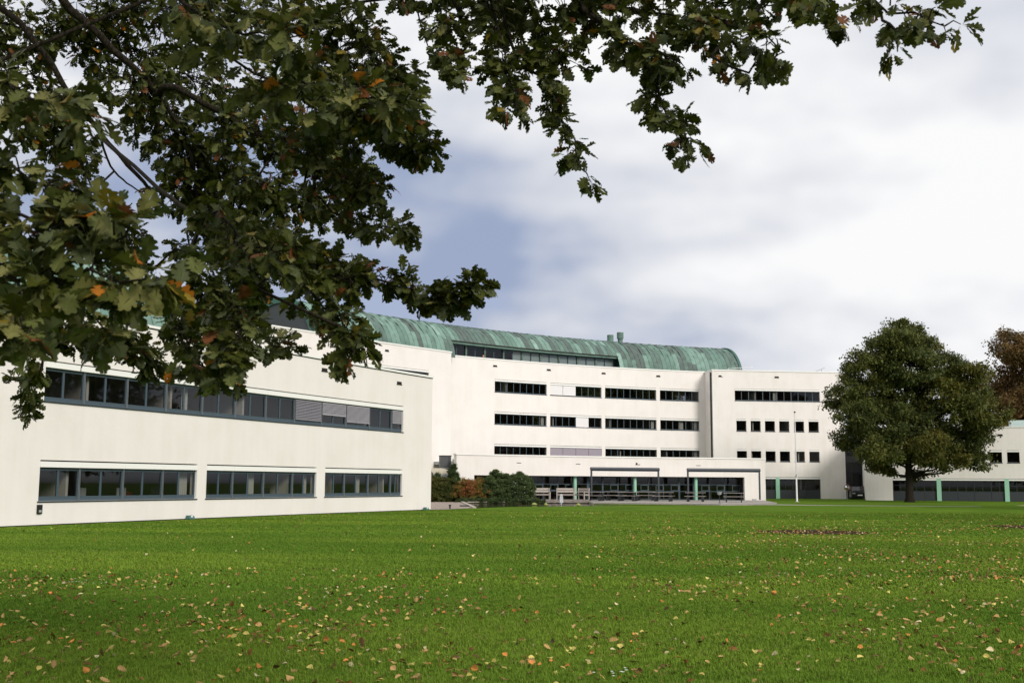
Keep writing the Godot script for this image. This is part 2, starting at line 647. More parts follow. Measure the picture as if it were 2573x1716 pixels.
func shell(arc: Arc, parent: Node, m0: float, m1: float, y1: float, deep: float, roof: float) -> void:   # end walls, back and roof deck
	var mb := MB.new()
	arc.box(mb, m0, m0 + 0.35, 0, y1, -deep, -0.353)
	part("wall", mb, M.wall, parent)
	mb = MB.new()
	arc.box(mb, m1 - 0.35, m1, 0, y1, -deep, -0.353)
	part("wall", mb, M.wall, parent)
	mb = MB.new()
	arc.box(mb, m0, m1, 0, y1, -deep - 0.35, -deep - 0.003)
	part("wall", mb, M.wall, parent)
	var rb := MB.new()
	arc.box(rb, m0 + 0.353, m1 - 0.353, roof - 0.3, roof, -deep, -0.353)
	part("roof_deck", rb, M.grey, parent)
	var cb := MB.new()
	arc.box(cb, m0 - 0.04, m0 + 0.4, y1, y1 + 0.09, -deep - 0.4, -0.424)
	part("coping", cb, M.trim, parent)
	cb = MB.new()
	arc.box(cb, m1 - 0.4, m1 + 0.04, y1, y1 + 0.09, -deep - 0.4, -0.424)
	part("coping", cb, M.trim, parent)


# ---------------------------------------------------------------- copper barrel roof
func barrel(arc: Arc, parent: Node, m0: float, m1: float, yc: float, r: float, pitch: float, opening: Array, sd: int, pale := false) -> void:
	rng.seed = sd
	var root := MB.new()   # the boarding under the copper
	var steps := 14
	var k := int(round((m1 - m0) / pitch))
	var from_angle := 0.08
	var ang := func(i: float) -> float: return from_angle + (PI - 2 * from_angle) * i / steps
	for i in k:
		var a := lerpf(m0, m1, float(i) / k)
		var b := lerpf(m0, m1, float(i + 1) / k)
		for s in range(steps / 2, steps):
			var p: float = ang.call(s)
			var q: float = ang.call(s + 1)
			root.quad(arc.at(a, yc + (r - 0.05) * sin(p), (r - 0.05) * cos(p)), arc.at(b, yc + (r - 0.05) * sin(p), (r - 0.05) * cos(p)), arc.at(b, yc + (r - 0.05) * sin(q), (r - 0.05) * cos(q)), arc.at(a, yc + (r - 0.05) * sin(q), (r - 0.05) * cos(q)))
	var roof := part("barrel_roof", root, M.copper_dark, parent)
	var kind := 0
	for i in k:
		var a := lerpf(m0, m1, float(i) / k)
		var b := lerpf(m0, m1, float(i + 1) / k)
		var mid := (a + b) / 2
		var lowest := 0.08
		if opening and mid > opening[0] and mid < opening[1]:
			lowest = asin((opening[2] - yc) / r)
		var worn: float = clampf((mid - m0) / (m1 - m0), 0, 1)
		var cut := [lowest]
		var cuts := 1 if rng.randf() < 0.45 else 2
		if lowest > 0.3:
			cuts = 1
		for q in cuts:
			var x := lowest + (1.75 - lowest) * (q + 0.55 + 0.5 * rng.randf()) / (cuts + 1)
			cut.append(x)
		cut.append(2.0)
		for q in cut.size() - 1:
			var x := rng.randf()
			if x < 0.62:
				kind = [0, 0, 1, 0, 2, 1][rng.randi() % 6] if rng.randf() > worn * 0.75 else [2, 3, 3, 0, 2][rng.randi() % 5]
				if rng.randf() < 0.06 + 0.04 * (1 - worn):
					kind = 4
				if (worn < 0.34 and rng.randf() < 1.15 - worn * 2.2) or pale:
					kind = [1, 4, 1, 0][rng.randi() % 4]
			var mb := MB.new()
			var n := 4
			for s in n:
				var p := lerpf(cut[q], cut[q + 1] - 0.004, float(s) / n)
				var t := lerpf(cut[q], cut[q + 1] - 0.004, float(s + 1) / n)
				var rp := r + 0.006 * (1 if q % 2 == 0 else 0)
				var np: Vector3 = arc.toward(mid) * cos(p) + Vector3.UP * sin(p)
				var nt: Vector3 = arc.toward(mid) * cos(t) + Vector3.UP * sin(t)
				mb.quadn(arc.at(a, yc + rp * sin(p), rp * cos(p)), arc.at(b, yc + rp * sin(p), rp * cos(p)), arc.at(b, yc + rp * sin(t), rp * cos(t)), arc.at(a, yc + rp * sin(t), rp * cos(t)), np, np, nt, nt)
				var rs := r + 0.04   # the standing seam
				for e in [0.0, 0.035]:
					mb.quad(arc.at(a + e, yc + rp * sin(p), rp * cos(p)), arc.at(a + e, yc + rs * sin(p), rs * cos(p)), arc.at(a + e, yc + rs * sin(t), rs * cos(t)), arc.at(a + e, yc + rp * sin(t), rp * cos(t)))
				mb.quad(arc.at(a, yc + rs * sin(p), rs * cos(p)), arc.at(a + 0.035, yc + rs * sin(p), rs * cos(p)), arc.at(a + 0.035, yc + rs * sin(t), rs * cos(t)), arc.at(a, yc + rs * sin(t), rs * cos(t)))
			part("copper_panel", mb, M.copper[kind], roof)
	for e in [m0, m1]:   # gable ends: dark panel inside a copper rim
		var gb := MB.new()
		var rim := MB.new()
		var s: float = -1.0 if e == m0 else 1.0
		for q in 20:
			var p := PI * q / 20
			var t := PI * (q + 1) / 20
			var rr := r - 0.42
			gb.tri(arc.at(e + s * 0.02, yc - 0.5, 0), arc.at(e + s * 0.02, yc + rr * sin(p), rr * cos(p)), arc.at(e + s * 0.02, yc + rr * sin(t), rr * cos(t)))
			var c := []
			for w in [[e - s * 0.2, p], [e + s * 0.16, p], [e + s * 0.16, t], [e - s * 0.2, t]]:
				c.append(w)
			var pt := func(mm: float, an: float, rad: float) -> Vector3: return arc.at(mm, yc + rad * sin(an), rad * cos(an))
			var o := r + 0.09
			rim.quad(pt.call(e + s * 0.16, p, rr), pt.call(e + s * 0.16, p, o), pt.call(e + s * 0.16, t, o), pt.call(e + s * 0.16, t, rr))
			rim.quad(pt.call(e + s * 0.16, p, o), pt.call(e - s * 0.2, p, o), pt.call(e - s * 0.2, t, o), pt.call(e + s * 0.16, t, o))
			rim.quad(pt.call(e + s * 0.16, p, rr), pt.call(e + s * 0.16, t, rr), pt.call(e + s * 0.02, t, rr), pt.call(e + s * 0.02, p, rr))
		part("gable", gb, M.gable, roof)
		part("gable_rim", rim, M.copper_dark, roof)


# ---------------------------------------------------------------- buildings
func left_building() -> void:
	var arc := Arc.new(Vector2(-20.9, -29.6), Vector2(-4.75, -66.5), 0.65)
	var t := thing("office_building", "cream two-storey office building with dark ribbon windows, nearest on the left", "building")
	var g := [11.25, 13.27, 15.6, 17.9, 20.22, 22.49, 24.76, 27.04, 29.32, 31.53, 33.78, 36.02, 37.13]
	var holes := [[11.25, 37.13, 4.44, 5.93], [11.25, 19.97, 0.86, 2.33], [20.6, 28.94, 0.86, 2.33], [29.69, 37.13, 0.86, 2.33]]
	var mb := MB.new()
	arc.wall(mb, 0, arc.length, 0.0, 7.8, 0.35, holes)
	part("wall", mb, M.wall, t)
	var plinth := MB.new()
	arc.box(plinth, 0.02, arc.length - 0.02, -0.1, 0.035, 0.003, 0.012)
	part("plinth", plinth, M.gap, t)
	shell(arc, t, 0, arc.length, 7.8, 12.0, 7.2)
	coping(arc, t, -0.05, arc.length + 0.05, 7.8, -0.42, 0.06, 0.11)
	var eave := MB.new()
	arc.box(eave, 0, arc.length, 7.755, 7.797, 0.003, 0.02)
	part("shadow_joint", eave, M.gap, t)
	var opt := {"strip": 0.22, "rails": true, "frame": 0.10, "low": 0.17, "recess": 0.10}
	var two := [2, 2, 2, 2, 2, 2, 2, 2, 2, 2, 2, 1]
	var up := window(arc, t, 11.25, 37.13, 4.44, 5.66, g, two, opt)
	slat_blind(arc, up, 27.10, 29.27, 4.66, 5.62, -0.05, M.slat)
	slat_blind(arc, up, 29.37, 31.48, 5.02, 5.62, -0.05, M.blind_grey_light, 0.06)
	slat_blind(arc, up, 31.58, 33.73, 4.76, 5.62, -0.05, M.blind_grey_light, 0.06)
	slat_blind(arc, up, 36.07, 37.08, 4.92, 5.62, -0.05, M.blind_grey_light, 0.06)
	curtain(arc, up, 19.3, 19.7, 4.6, 5.6, -0.45)
	window(arc, t, 11.25, 19.97, 0.86, 2.06, [11.25, 13.27, 15.6, 17.9, 19.97], two, opt.merged({"pairs": false}))
	var w2 := window(arc, t, 20.6, 28.94, 0.86, 2.06, [20.6, 22.49, 24.76, 27.04, 28.94], two, opt.merged({"pairs": false}))
	var w3 := window(arc, t, 29.69, 37.13, 0.86, 2.06, [29.69, 31.53, 33.78, 36.02, 37.13], two, opt.merged({"pairs": false}))
	curtain(arc, t, 19.3, 19.9, 0.95, 2.2, -0.5)
	curtain(arc, t, 24.2, 24.6, 0.95, 2.2, -0.5)
	curtain(arc, w2, 28.4, 28.8, 0.95, 2.2, -0.5)
	curtain(arc, w3, 33.2, 33.6, 0.95, 2.2, -0.5)
	rooms(arc, t, 0, arc.length, [0.12, 3.7], 2.9, 4.6, 4.54, 4.25)
	# what shows through the ground-floor panes: desks with screens, a red chair
	for d in [14.4, 16.6, 18.6, 21.8, 26.3, 31.0]:
		var db := MB.new()
		arc.box(db, d - 0.7, d + 0.7, 0.80, 0.84, -1.5, -0.7, 9)
		for s in [-0.66, 0.62]:
			arc.box(db, d + s, d + s + 0.04, 0.12, 0.797, -1.45, -0.75, 9)
		var desk := part("desk", db, M.inner_white, t)
		var sb := MB.new()
		arc.box(sb, d - 0.2, d + 0.32, 0.98, 1.32, -1.12, -1.08, 9)
		arc.box(sb, d + 0.02, d + 0.08, 0.845, 0.977, -1.12, -1.09, 9)
		part("screen", sb, M.grey if d < 17 else M.black, desk)
	var ch := MB.new()
	arc.box(ch, 17.5, 17.9, 0.75, 1.15, -1.75, -1.68, 9)
	arc.box(ch, 17.5, 17.9, 0.55, 0.62, -2.1, -1.75, 9)
	arc.box(ch, 17.66, 17.74, 0.123, 0.547, -1.95, -1.88, 9)
	part("office_chair", ch, M.red, t)
	var pic := MB.new()
	arc.box(pic, 23.4, 24.0, 4.85, 5.45, -2.2, -2.16, 9)
	part("wall_picture", pic, M.red, t)
	for d in [[29.4, 7.2], [36.65, 7.12], [22.2, 7.25], [15.0, 7.3]]:
		scupper(arc, t, d[0], d[1])
	var eb := MB.new()
	arc.box(eb, 11.2, 11.42, 0.42, 0.74, 0.003, 0.06, 9)
	var sock := part("wall_socket_box", eb, M.gap, t)
	var el := MB.new()
	arc.box(el, 11.25, 11.37, 0.47, 0.55, 0.063, 0.075, 9)
	part("lamp_lens", el, M.grey, sock)
	# copper vault over the far part
	var v := Arc.new(Vector2(arc.at(2, 0, -5.2).x, arc.at(2, 0, -5.2).z), Vector2(arc.at(19.4, 0, -5.2).x, arc.at(19.4, 0, -5.2).z), 0.15)
	barrel(v, t, 0, v.length, 6.9, 4.2, 0.6, [], 91, true)


func main_building() -> void:
	var t := thing("main_office_building", "long curved white four-storey building under a green copper barrel roof", "building")
	# the wing that steps forward on the left
	var wing := Arc.new(Vector2(-24.5, -85.0), Vector2(-6.03, -110.03), 0.45)
	var wl := wing.length
	var mb := MB.new()
	wing.wall(mb, 0, wl, 0, 14.4, 0.35, [[8.0, 27.95, 11.0, 12.36]])
	part("wall", mb, M.wall, t)
	shell(wing, t, 0, wl, 14.4, 4.0, 13.4)
	coping(wing, t, -0.05, wl + 0.06, 14.4, -0.42, 0.06, 0.12)
	var ed := []
	var ev := []
	for i in 10:
		ed.append(lerpf(8.0, 27.95, i / 9.0))
		ev.append(2)
	window(wing, t, 8.0, 27.95, 11.0, 12.15, ed, ev, {"strip": 0.17, "frame": 0.06, "low": 0.1})
	scupper(wing, t, 22.15, 13.68)
	scupper(wing, t, 14.14, 13.68)
	scupper(wing, t, 6.2, 13.68)
	rooms(wing, t, 0, wl, [10.2], 2.9, 3.6, 6.65, 1.4)
	# the hollow middle
	var mid := Arc.new(Vector2(-6.22, -112.8), Vector2(23.28, -128.76), 1.6)
	var ml := mid.length
	var bays := [[5.6, 12.27, 4], [12.72, 19.37, 4], [19.82, 26.47, 4], [26.94, 31.99, 3]]
	var rows := [[11.03, 12.16], [7.67, 8.77], [4.29, 5.40]]
	var holes := []
	for b in bays:
		for r in rows:
			holes.append([b[0], b[1], r[0], r[1] + 0.22])
	mb = MB.new()
	mid.wall(mb, 0.0, ml, 0, 14.4, 0.35, holes)
	part("wall", mb, M.wall, t)
	coping(mid, t, 0, ml, 14.4, -0.42, 0.05, 0.12)
	shell(mid, t, 0, ml, 12.9, 13.0, 12.9)
	var walk := MB.new()
	mid.box(walk, 0.0, ml, 12.904, 13.15, -6.0, -0.36)
	part("roof_walkway", walk, M.grey, t)
	for bi in 4:
		var b = bays[bi]
		for ri in 3:
			var r = rows[ri]
			var e := []
			var n := []
			for i in b[2] + 1:
				e.append(lerpf(b[0], b[1], float(i) / b[2]))
				n.append(2)
			var w := window(mid, t, b[0], b[1], r[0], r[1], e, n, {"strip": 0.17, "frame": 0.065, "low": 0.085, "pairs": true, "coated": [4, 5, 6, 7] if bi == 1 and ri == 0 else [0, 1, 2, 4, 5, 6, 7] if bi == 2 and ri == 0 else [2, 3] if bi == 3 and ri == 0 else [6] if bi == 0 and ri == 1 else []})
			if bi == 1:
				if ri == 0:
					flat_blind(mid, w, e[0], e[1], r[0] + 0.06, r[1], -0.04, M.blind_white)
					flat_blind(mid, w, e[1], e[2], r[0] + 0.06, r[1], -0.04, M.blind_white)
				elif ri == 1:
					flat_blind(mid, w, e[2], e[3], r[0] + 0.03, r[1], -0.04, M.blind_white)
				else:
					for q in 4:
						flat_blind(mid, w, e[q], e[q + 1], r[0] + 0.12, r[1], -0.04, M.blind_grey)
			if [bi, ri] in [[0, 1], [3, 1], [3, 2], [2, 1]]:
				curtain(mid, w, b[1] - 0.5, b[1] - 0.15, r[0] + 0.05, r[1], -0.4)
			if [bi, ri] == [3, 1]:
				curtain(mid, w, e[1] + 0.9, e[1] + 1.5, r[0] + 0.05, r[1], -0.42)
	rooms(mid, t, 0, ml, [3.5, 6.88, 10.24], 2.6, 5.0, 6.65, 1.4, true)
	for m in [5.62, 12.53, 19.65, 26.75]:
		scupper(mid, t, m, 13.68)
	# the straight end
	var right := Arc.new(Vector2(22.78, -125.99), Vector2(38.19, -127.93), 0.15)
	var rl := right.length
	var sq := [[2.77, 3.95], [4.46, 5.64], [6.15, 7.33], [7.84, 9.03], [9.6, 10.78], [11.32, 12.52]]
	holes = [[2.64, 12.75, 11.02, 12.39], [6.0, 12.55, 0.0, 2.42]]
	for s in sq:
		holes.append([s[0], s[1], 7.56, 8.95])
		holes.append([s[0], s[1], 4.16, 5.52])
	mb = MB.new()
	right.wall(mb, 0, rl, 0, 14.4, 0.35, holes)
	part("wall", mb, M.wall, t)
	shell(right, t, 0, rl, 14.4, 15.0, 13.4)
	coping(right, t, -0.06, rl + 0.06, 14.4, -0.42, 0.06, 0.12)
	var pipe := MB.new()
	pipe.tube([right.at(-0.1, 0.1, -0.3), right.at(-0.1, 14.2, -0.3)], [0.09, 0.09], 8)
	part("downpipe", pipe, M.black, t)
	var e6 := []
	var n6 := []
	for i in 7:
		e6.append(lerpf(2.64, 12.75, i / 6.0))
		n6.append(2)
	var wt := window(right, t, 2.64, 12.75, 11.02, 12.17, e6, n6, {"strip": 0.18, "frame": 0.065, "low": 0.085})
	curtain(right, wt, 7.3, 7.75, 11.1, 12.1, -0.35)
	for s in sq:
		window(right, t, s[0], s[1], 7.56, 8.74, [s[0], s[1]], [1], {"strip": 0.17, "frame": 0.055, "low": 0.1, "mat": M.dark_frame})
		window(right, t, s[0], s[1], 4.16, 5.32, [s[0], s[1]], [1], {"strip": 0.17, "frame": 0.055, "low": 0.1, "mat": M.dark_frame})
	ground_band(right, t, 6.0, 12.55, 2.2, [6.0, 7.65, 9.28, 10.9, 12.55], [[7.27, 7.72]])
	scupper(right, t, 7.68, 13.7)
	scupper(right, t, 1.0, 13.7)
	rooms(right, t, 0, rl, [0.1, 3.5, 6.88, 10.24], 2.6, 5.0, 4.95, 5.0, true)
	var rod := MB.new()
	rod.tube([right.at(12.7, 14.5, -3), right.at(14.6, 15.3, -3)], [0.03, 0.03], 6)
	rod.tube([right.at(14.2, 13.4, -3), right.at(14.2, 15.13, -3)], [0.03, 0.03], 6)
	part("roof_rod", rod, M.grey, t)
	var rl2 := MB.new()
	rl2.tube([right.at(2.2, 14.75, -1), right.at(5.2, 15.0, -1)], [0.025, 0.025], 6)
	for q in [2.3, 3.7, 5.1]:
		rl2.tube([right.at(q, 13.4, -1), right.at(q, 14.76 + (q - 2.2) * 0.083, -1)], [0.02, 0.02], 6)
	part("roof_handrail", rl2, M.trim, t)
	# copper barrel with its glazed roof storey
	var bar := Arc.new(Vector2(-23.09, -97.37), Vector2(27.88, -137.5), 5.9)
	barrel(bar, t, 3.6, bar.length - 1.8, 13.8, 4.4, 0.63, [23.1, 47.0, 16.02], 77)
	var be := []
	var bn := []
	for i in 10:
		be.append(lerpf(23.1, 47.0, i / 9.0))
		bn.append(2)
	var bw := window(bar, t, 23.1, 47.0, 13.3, 15.76, be, bn, {"recess": -3.05, "frame": 0.10, "low": 0.1, "sill": false})
	for i in range(0, 9):
		if i > 3 or i == 3:
			for j in 2:
				if i == 3 and j == 0:
					continue
				flat_blind(bar, bw, lerpf(be[i], be[i + 1], j * 0.5) + 0.06, lerpf(be[i], be[i + 1], j * 0.5 + 0.5) - 0.06, 13.4, 15.70, 2.96, M.frosted)
		var fin := MB.new()
		bar.box(fin, be[i] - 0.10, be[i] + 0.10, 13.2, 15.765, 2.99, 3.14, 9)
		part("copper_post", fin, M.copper[2], bw)
	var head := MB.new()
	bar.box(head, 23.0, 47.1, 15.77, 15.97, 2.9, 3.68)
	part("copper_fascia", head, M.copper[1], bw)
	var gut := MB.new()
	bar.box(gut, 23.0, 47.1, 15.974, 16.03, 2.8, 3.86)
	part("gutter", gut, M.rust, bw)
	var inner := MB.new()
	bar.box(inner, 23.1, 47.0, 13.2, 15.75, 0.4, 0.5)
	part("interior_wall", inner, M.inner, t)
	for q in [[48.6, 17.9, 19.0, 0.38, false], [50.0, 17.9, 19.65, 0.30, true]]:
		var vb := MB.new()
		var pr := [[q[3], 0.0], [q[3], q[2] - q[1]], [0.02, q[2] - q[1] + 0.02]]
		if q[4]:
			pr = [[0.3, 0.0], [0.3, 0.72], [0.4, 0.78], [0.4, 1.5], [0.02, 1.54]]
		vb.lathe(bar.at(q[0], q[1], 0), pr, 14)
		part("vent_stack", vb, M.copper[0], t)


func ground_band(arc: Arc, t: Node, m0: float, m1: float, top: float, edges: Array, columns: Array) -> void:   # ground-floor glazing over dark panels, a white head and mint pilasters
	var each := []
	for i in edges.size() - 1:
		each.append(2)
	var w := window(arc, t, m0, m1, 0.95, top, edges, each, {"strip": 0.17, "frame": 0.06, "sill": false, "glass": M.glass_dark, "mat": M.dark_frame, "pairs": false})
	var tb := MB.new()
	arc.box(tb, m0, m1, 1.55, 1.60, -0.13, -0.095)
	part("transom", tb, M.dark_frame, w)
	for i in edges.size() - 1:
		var pb := MB.new()
		arc.box(pb, edges[i] + 0.012, edges[i + 1] - 0.012, 0.02, 0.945, -0.2, -0.115, 9)
		part("spandrel_panel", pb, M.panel, w)
	for c in columns:
		var cb := MB.new()
		arc.box(cb, c[0], c[1], 0.0, top + 0.2, -0.094, 0.03, 9)
		part("pilaster", cb, M.mint, t)


func side_wing() -> void:
	var arc := Arc.new(Vector2(37.3, -117.8), Vector2(58.0, -111.6), 0.1)
	var t := thing("side_wing", "low two-storey white wing with mint pilasters, far right behind the big tree", "building")
	var holes := [[2.62, arc.length - 1.0, 0.0, 2.3]]
	var sq := []
	var m := 3.9
	while m < arc.length - 2:
		sq.append([m, m + 1.17])
		holes.append([m, m + 1.17, 3.9, 5.18])
		m += 1.645
	var mb := MB.new()
	arc.wall(mb, 0, arc.length, 0, 7.5, 0.35, holes)
	part("wall", mb, M.wall, t)
	shell(arc, t, 0, arc.length, 7.5, 11.0, 6.9)
	coping(arc, t, -0.05, arc.length + 0.05, 7.5, -0.42, 0.06, 0.1)
	for s in sq:
		window(arc, t, s[0], s[1], 3.9, 4.98, [s[0], s[1]], [1], {"strip": 0.16, "frame": 0.055, "low": 0.09, "mat": M.dark_frame})
	var e := [2.62]
	var x := 4.15
	while x < arc.length - 1.6:
		e.append(x)
		x += 1.6
	e.append(arc.length - 1.0)
	ground_band(arc, t, 2.62, arc.length - 1.0, 2.08, e, [[6.93, 7.36], [13.4, 13.83]])
	scupper(arc, t, 13.2, 6.65)
	scupper(arc, t, 5.5, 6.65)
	rooms(arc, t, 0, arc.length, [0.1, 3.4], 2.6, 5.0, 5.0, 2.0, true)
	var sk := MB.new()
	sk.box(arc.at(15.7, 7.75, -2.5), Vector3(2.4, 1.1, 2.0), arc.turn(15.7))
	part("roof_light", sk, M.frosted, t)


func link_building() -> void:
	var t := thing("glazed_link", "dark recessed glass link between the white building and the side wing", "building")
	var arc := Arc.new(Vector2(38.25, -129.5), Vector2(44.5, -129.0), 0.02)
	var e := [0.0, 1.1, 2.2, 3.3, 4.4, 5.5, arc.length]
	var n := [1, 1, 1, 1, 1, 1]
	for y in [[0.05, 2.9], [2.95, 5.0], [5.05, 7.0]]:
		window(arc, t, 0, arc.length, y[0], y[1], e, n, {"frame": 0.07, "sill": false, "glass": M.glass_dark, "mat": M.dark_frame})
	var mb := MB.new()
	arc.box(mb, 0, arc.length, 0.02, 7.0, -4.2, -4.0)
	arc.box(mb, 0, arc.length, 7.004, 7.3, -4.2, 0.1)
	arc.box(mb, 0, arc.length, 2.85, 3.0, -3.99, -0.3)
	part("wall", mb, M.panel, t)
	var pb := MB.new()
	arc.box(pb, 0.02, 1.9, 4.2, 4.9, 0.1, 0.16)
	arc.box(pb, 0.02, 1.9, 4.12, 4.17, 0.1, 0.17)
	part("balcony_panel", pb, M.duct, t)


func terrace_pavilion() -> void:
	var arc := Arc.new(Vector2(-4.65, -94.9), Vector2(24.06, -106.1), 2.0)
	var l := arc.length
	var t := thing("terrace_pavilion", "single-storey white canteen pavilion with a long recessed glass front on the terrace", "building")
	var mb := MB.new()
	arc.wall(mb, 0, l, 0, 3.95, 0.4, [[1.81, 29.1, 0.0, 2.25]])
	part("wall", mb, M.wall, t)
	var side := MB.new()
	side.hexa([Vector3(-4.65, 0, -95.3), Vector3(-4.25, 0, -95.3), Vector3(-4.9, 0, -108.0), Vector3(-5.45, 0, -108.0), Vector3(-4.65, 3.95, -95.3), Vector3(-4.25, 3.95, -95.3), Vector3(-4.9, 3.95, -108.0), Vector3(-5.45, 3.95, -108.0)])
	part("wall", side, M.wall, t)
	var sc := MB.new()
	sc.hexa([Vector3(-4.7, 3.953, -95.36), Vector3(-4.2, 3.953, -95.36), Vector3(-4.85, 3.953, -108.0), Vector3(-5.5, 3.953, -108.0), Vector3(-4.7, 4.06, -95.36), Vector3(-4.2, 4.06, -95.36), Vector3(-4.85, 4.06, -108.0), Vector3(-5.5, 4.06, -108.0)])
	part("coping", sc, M.trim, t)
	side = MB.new()
	arc.box(side, l - 0.35, l, 0, 3.95, -15.0, -0.403)
	part("wall", side, M.wall, t)
	var rb := MB.new()
	arc.box(rb, 4.6, l - 0.353, 3.3, 3.6, -13.5, -0.403)
	arc.box(rb, 0.36, 4.597, 3.3, 3.6, -1.2, -0.403)
	part("roof_deck", rb, M.grey, t)
	coping(arc, t, -0.06, l + 0.06, 3.95, -0.46, 0.06, 0.11)
	var fl := MB.new()
	arc.box(fl, 4.6, l - 0.36, -0.1, 0.08, -9.0, -0.403)
	part("floor", fl, M.carpet, t)
	var bw := MB.new()
	arc.box(bw, 4.0, l - 0.36, 0.083, 3.29, -9.2, -9.0)
	part("interior_wall", bw, M.inner_brown, t)
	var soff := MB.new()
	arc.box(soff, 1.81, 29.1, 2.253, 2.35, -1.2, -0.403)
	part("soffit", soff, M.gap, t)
	# glazing, one window per bay: top lights, a middle row with a narrow opening sash, low panes
	var x := 1.85
	var i := 0
	var doors := [7, 8, 14]
	while x < 28.9:
		var q := minf(x + 1.51, 29.08)
		var f := MB.new()
		var o0 := -1.17
		var o1 := -1.1
		var sash := q - 0.07 - 0.62
		arc.box(f, x, x + 0.06, 0.1, 2.25, o0, o1, 9)
		arc.box(f, q - 0.004, q, 0.1, 2.25, o0, o1, 9)
		for y in [[0.1, 0.16], [0.87, 0.93], [1.50, 1.56], [2.19, 2.25]]:
			arc.box(f, x + 0.06, q - 0.004, y[0], y[1], o0, o1, 9)
		if i in doors:
			arc.box(f, x + 0.06, x + 0.15, 0.16, 2.19, o0, o1 + 0.01, 9)
			arc.box(f, q - 0.1, q - 0.004, 0.16, 2.19, o0, o1 + 0.01, 9)
		else:
			arc.box(f, sash - 0.06, sash, 0.93, 1.5, o0, o1, 9)
			arc.box(f, sash, q - 0.06, 0.93, 1.0, o0, o1 + 0.02, 9)
			arc.box(f, sash, q - 0.06, 1.43, 1.5, o0, o1 + 0.02, 9)
			arc.box(f, q - 0.06, q - 0.004, 0.93, 1.5, o0, o1 + 0.02, 9)
		var win := part("door" if i in doors else "window", f, M.frame, t)
		for p in [[0.16, 0.87, x + 0.06, q - 0.004], [0.93, 1.5, x + 0.06, sash - 0.06], [1.0, 1.43, sash, q - 0.06], [1.56, 2.19, x + 0.06, q - 0.004]]:
			var pm := MB.new()
			pm.quad(arc.at(p[2], p[0], -1.135), arc.at(p[3], p[0], -1.135), arc.at(p[3], p[1], -1.135), arc.at(p[2], p[1], -1.135))
			part("pane", pm, M.glass_dark, win)
		x = q
		i += 1
	for c in [12.35, 18.39, 24.49]:
		var cb := MB.new()
		cb.lathe(arc.at(c, 0.02, -0.55), [[0.16, 0.0], [0.16, 2.23]], 18)
		part("column", cb, M.mint, t)
	for c in [9.1, 10.0, 20.5, 21.4, 26.4, 27.8]:
		var cb := MB.new()
		arc.box(cb, c, c + 0.3, 0.083, 3.29, -2.6, -2.3, 9)
		part("interior_post", cb, M.inner, t)
	for d in [[6.35, 3.35], [12.39, 3.33], [18.45, 3.34], [24.55, 3.31]]:
		scupper(arc, t, d[0], d[1], 0.4)
	var fl2 := MB.new()
	fl2.box(arc.at(29.9, 0.13, 0.35), Vector3(0.35, 0.2, 0.2), arc.turn(29.9))
	part("floodlight", fl2, M.grey, t)
	# hanging lamps behind the glass
	for m in [13.25, 15.0, 16.75]:
		var lp := thing("pendant_lamp", "white dome pendant lamp behind the canteen glass, %s of the row of three" % ["leftmost" if m < 14 else "middle" if m < 16 else "rightmost"], "lamp", arc.at(m, 1.62, -1.75), 0, "dome lamps hanging in the canteen")
		var sb := MB.new()
		sb.lathe(Vector3.ZERO, [[0.26, 0.0], [0.25, 0.06], [0.18, 0.14], [0.07, 0.19], [0.05, 0.26], [0.01, 0.28]], 14)
		part("lamp_shade", sb, M.pole, lp)
		var cb := MB.new()
		cb.tube([Vector3(0, 0.28, 0), Vector3(0, 1.65, 0)], [0.008, 0.008], 5)
		part("cord", cb, M.black, lp)
	# two awning frames standing on the terrace
	for a in [[12.1, 19.1, "grey awning frame with two posts over the left picnic tables"], [22.15, 29.45, "grey awning frame with two posts over the right picnic tables"]]:
		var af := thing("awning_frame", a[2], "awning", arc.at((a[0] + a[1]) / 2, 0.1, 3.0), 0, "awning frames on the terrace")
		var o: Vector3 = af.position
		for m in [a[0], a[1]]:
			var pb := MB.new()
			pb.box(arc.at(m, 1.55, 3.0) - o, Vector3(0.13, 2.7, 0.13), arc.turn(m))
			part("post", pb, M.awning, af)
			var fb := MB.new()
			fb.box(arc.at(m, 0.11, 3.0) - o, Vector3(0.3, 0.02, 0.3), arc.turn(m))
			part("foot_plate", fb, M.grey, af)
		var bb := MB.new()
		bb.tube([arc.at(a[0] - 0.07, 2.87, 3.0) - o, arc.at(a[1] + 0.07, 2.87, 3.0) - o], [0.15, 0.15], 12)
		part("cassette", bb, M.awning, af)
		var lb := MB.new()
		lb.bar(arc.at(a[0], 2.71, 3.06) - o, arc.at(a[1], 2.71, 3.06) - o, 0.05, 0.06)
		part("front_bar", lb, M.awning, af)


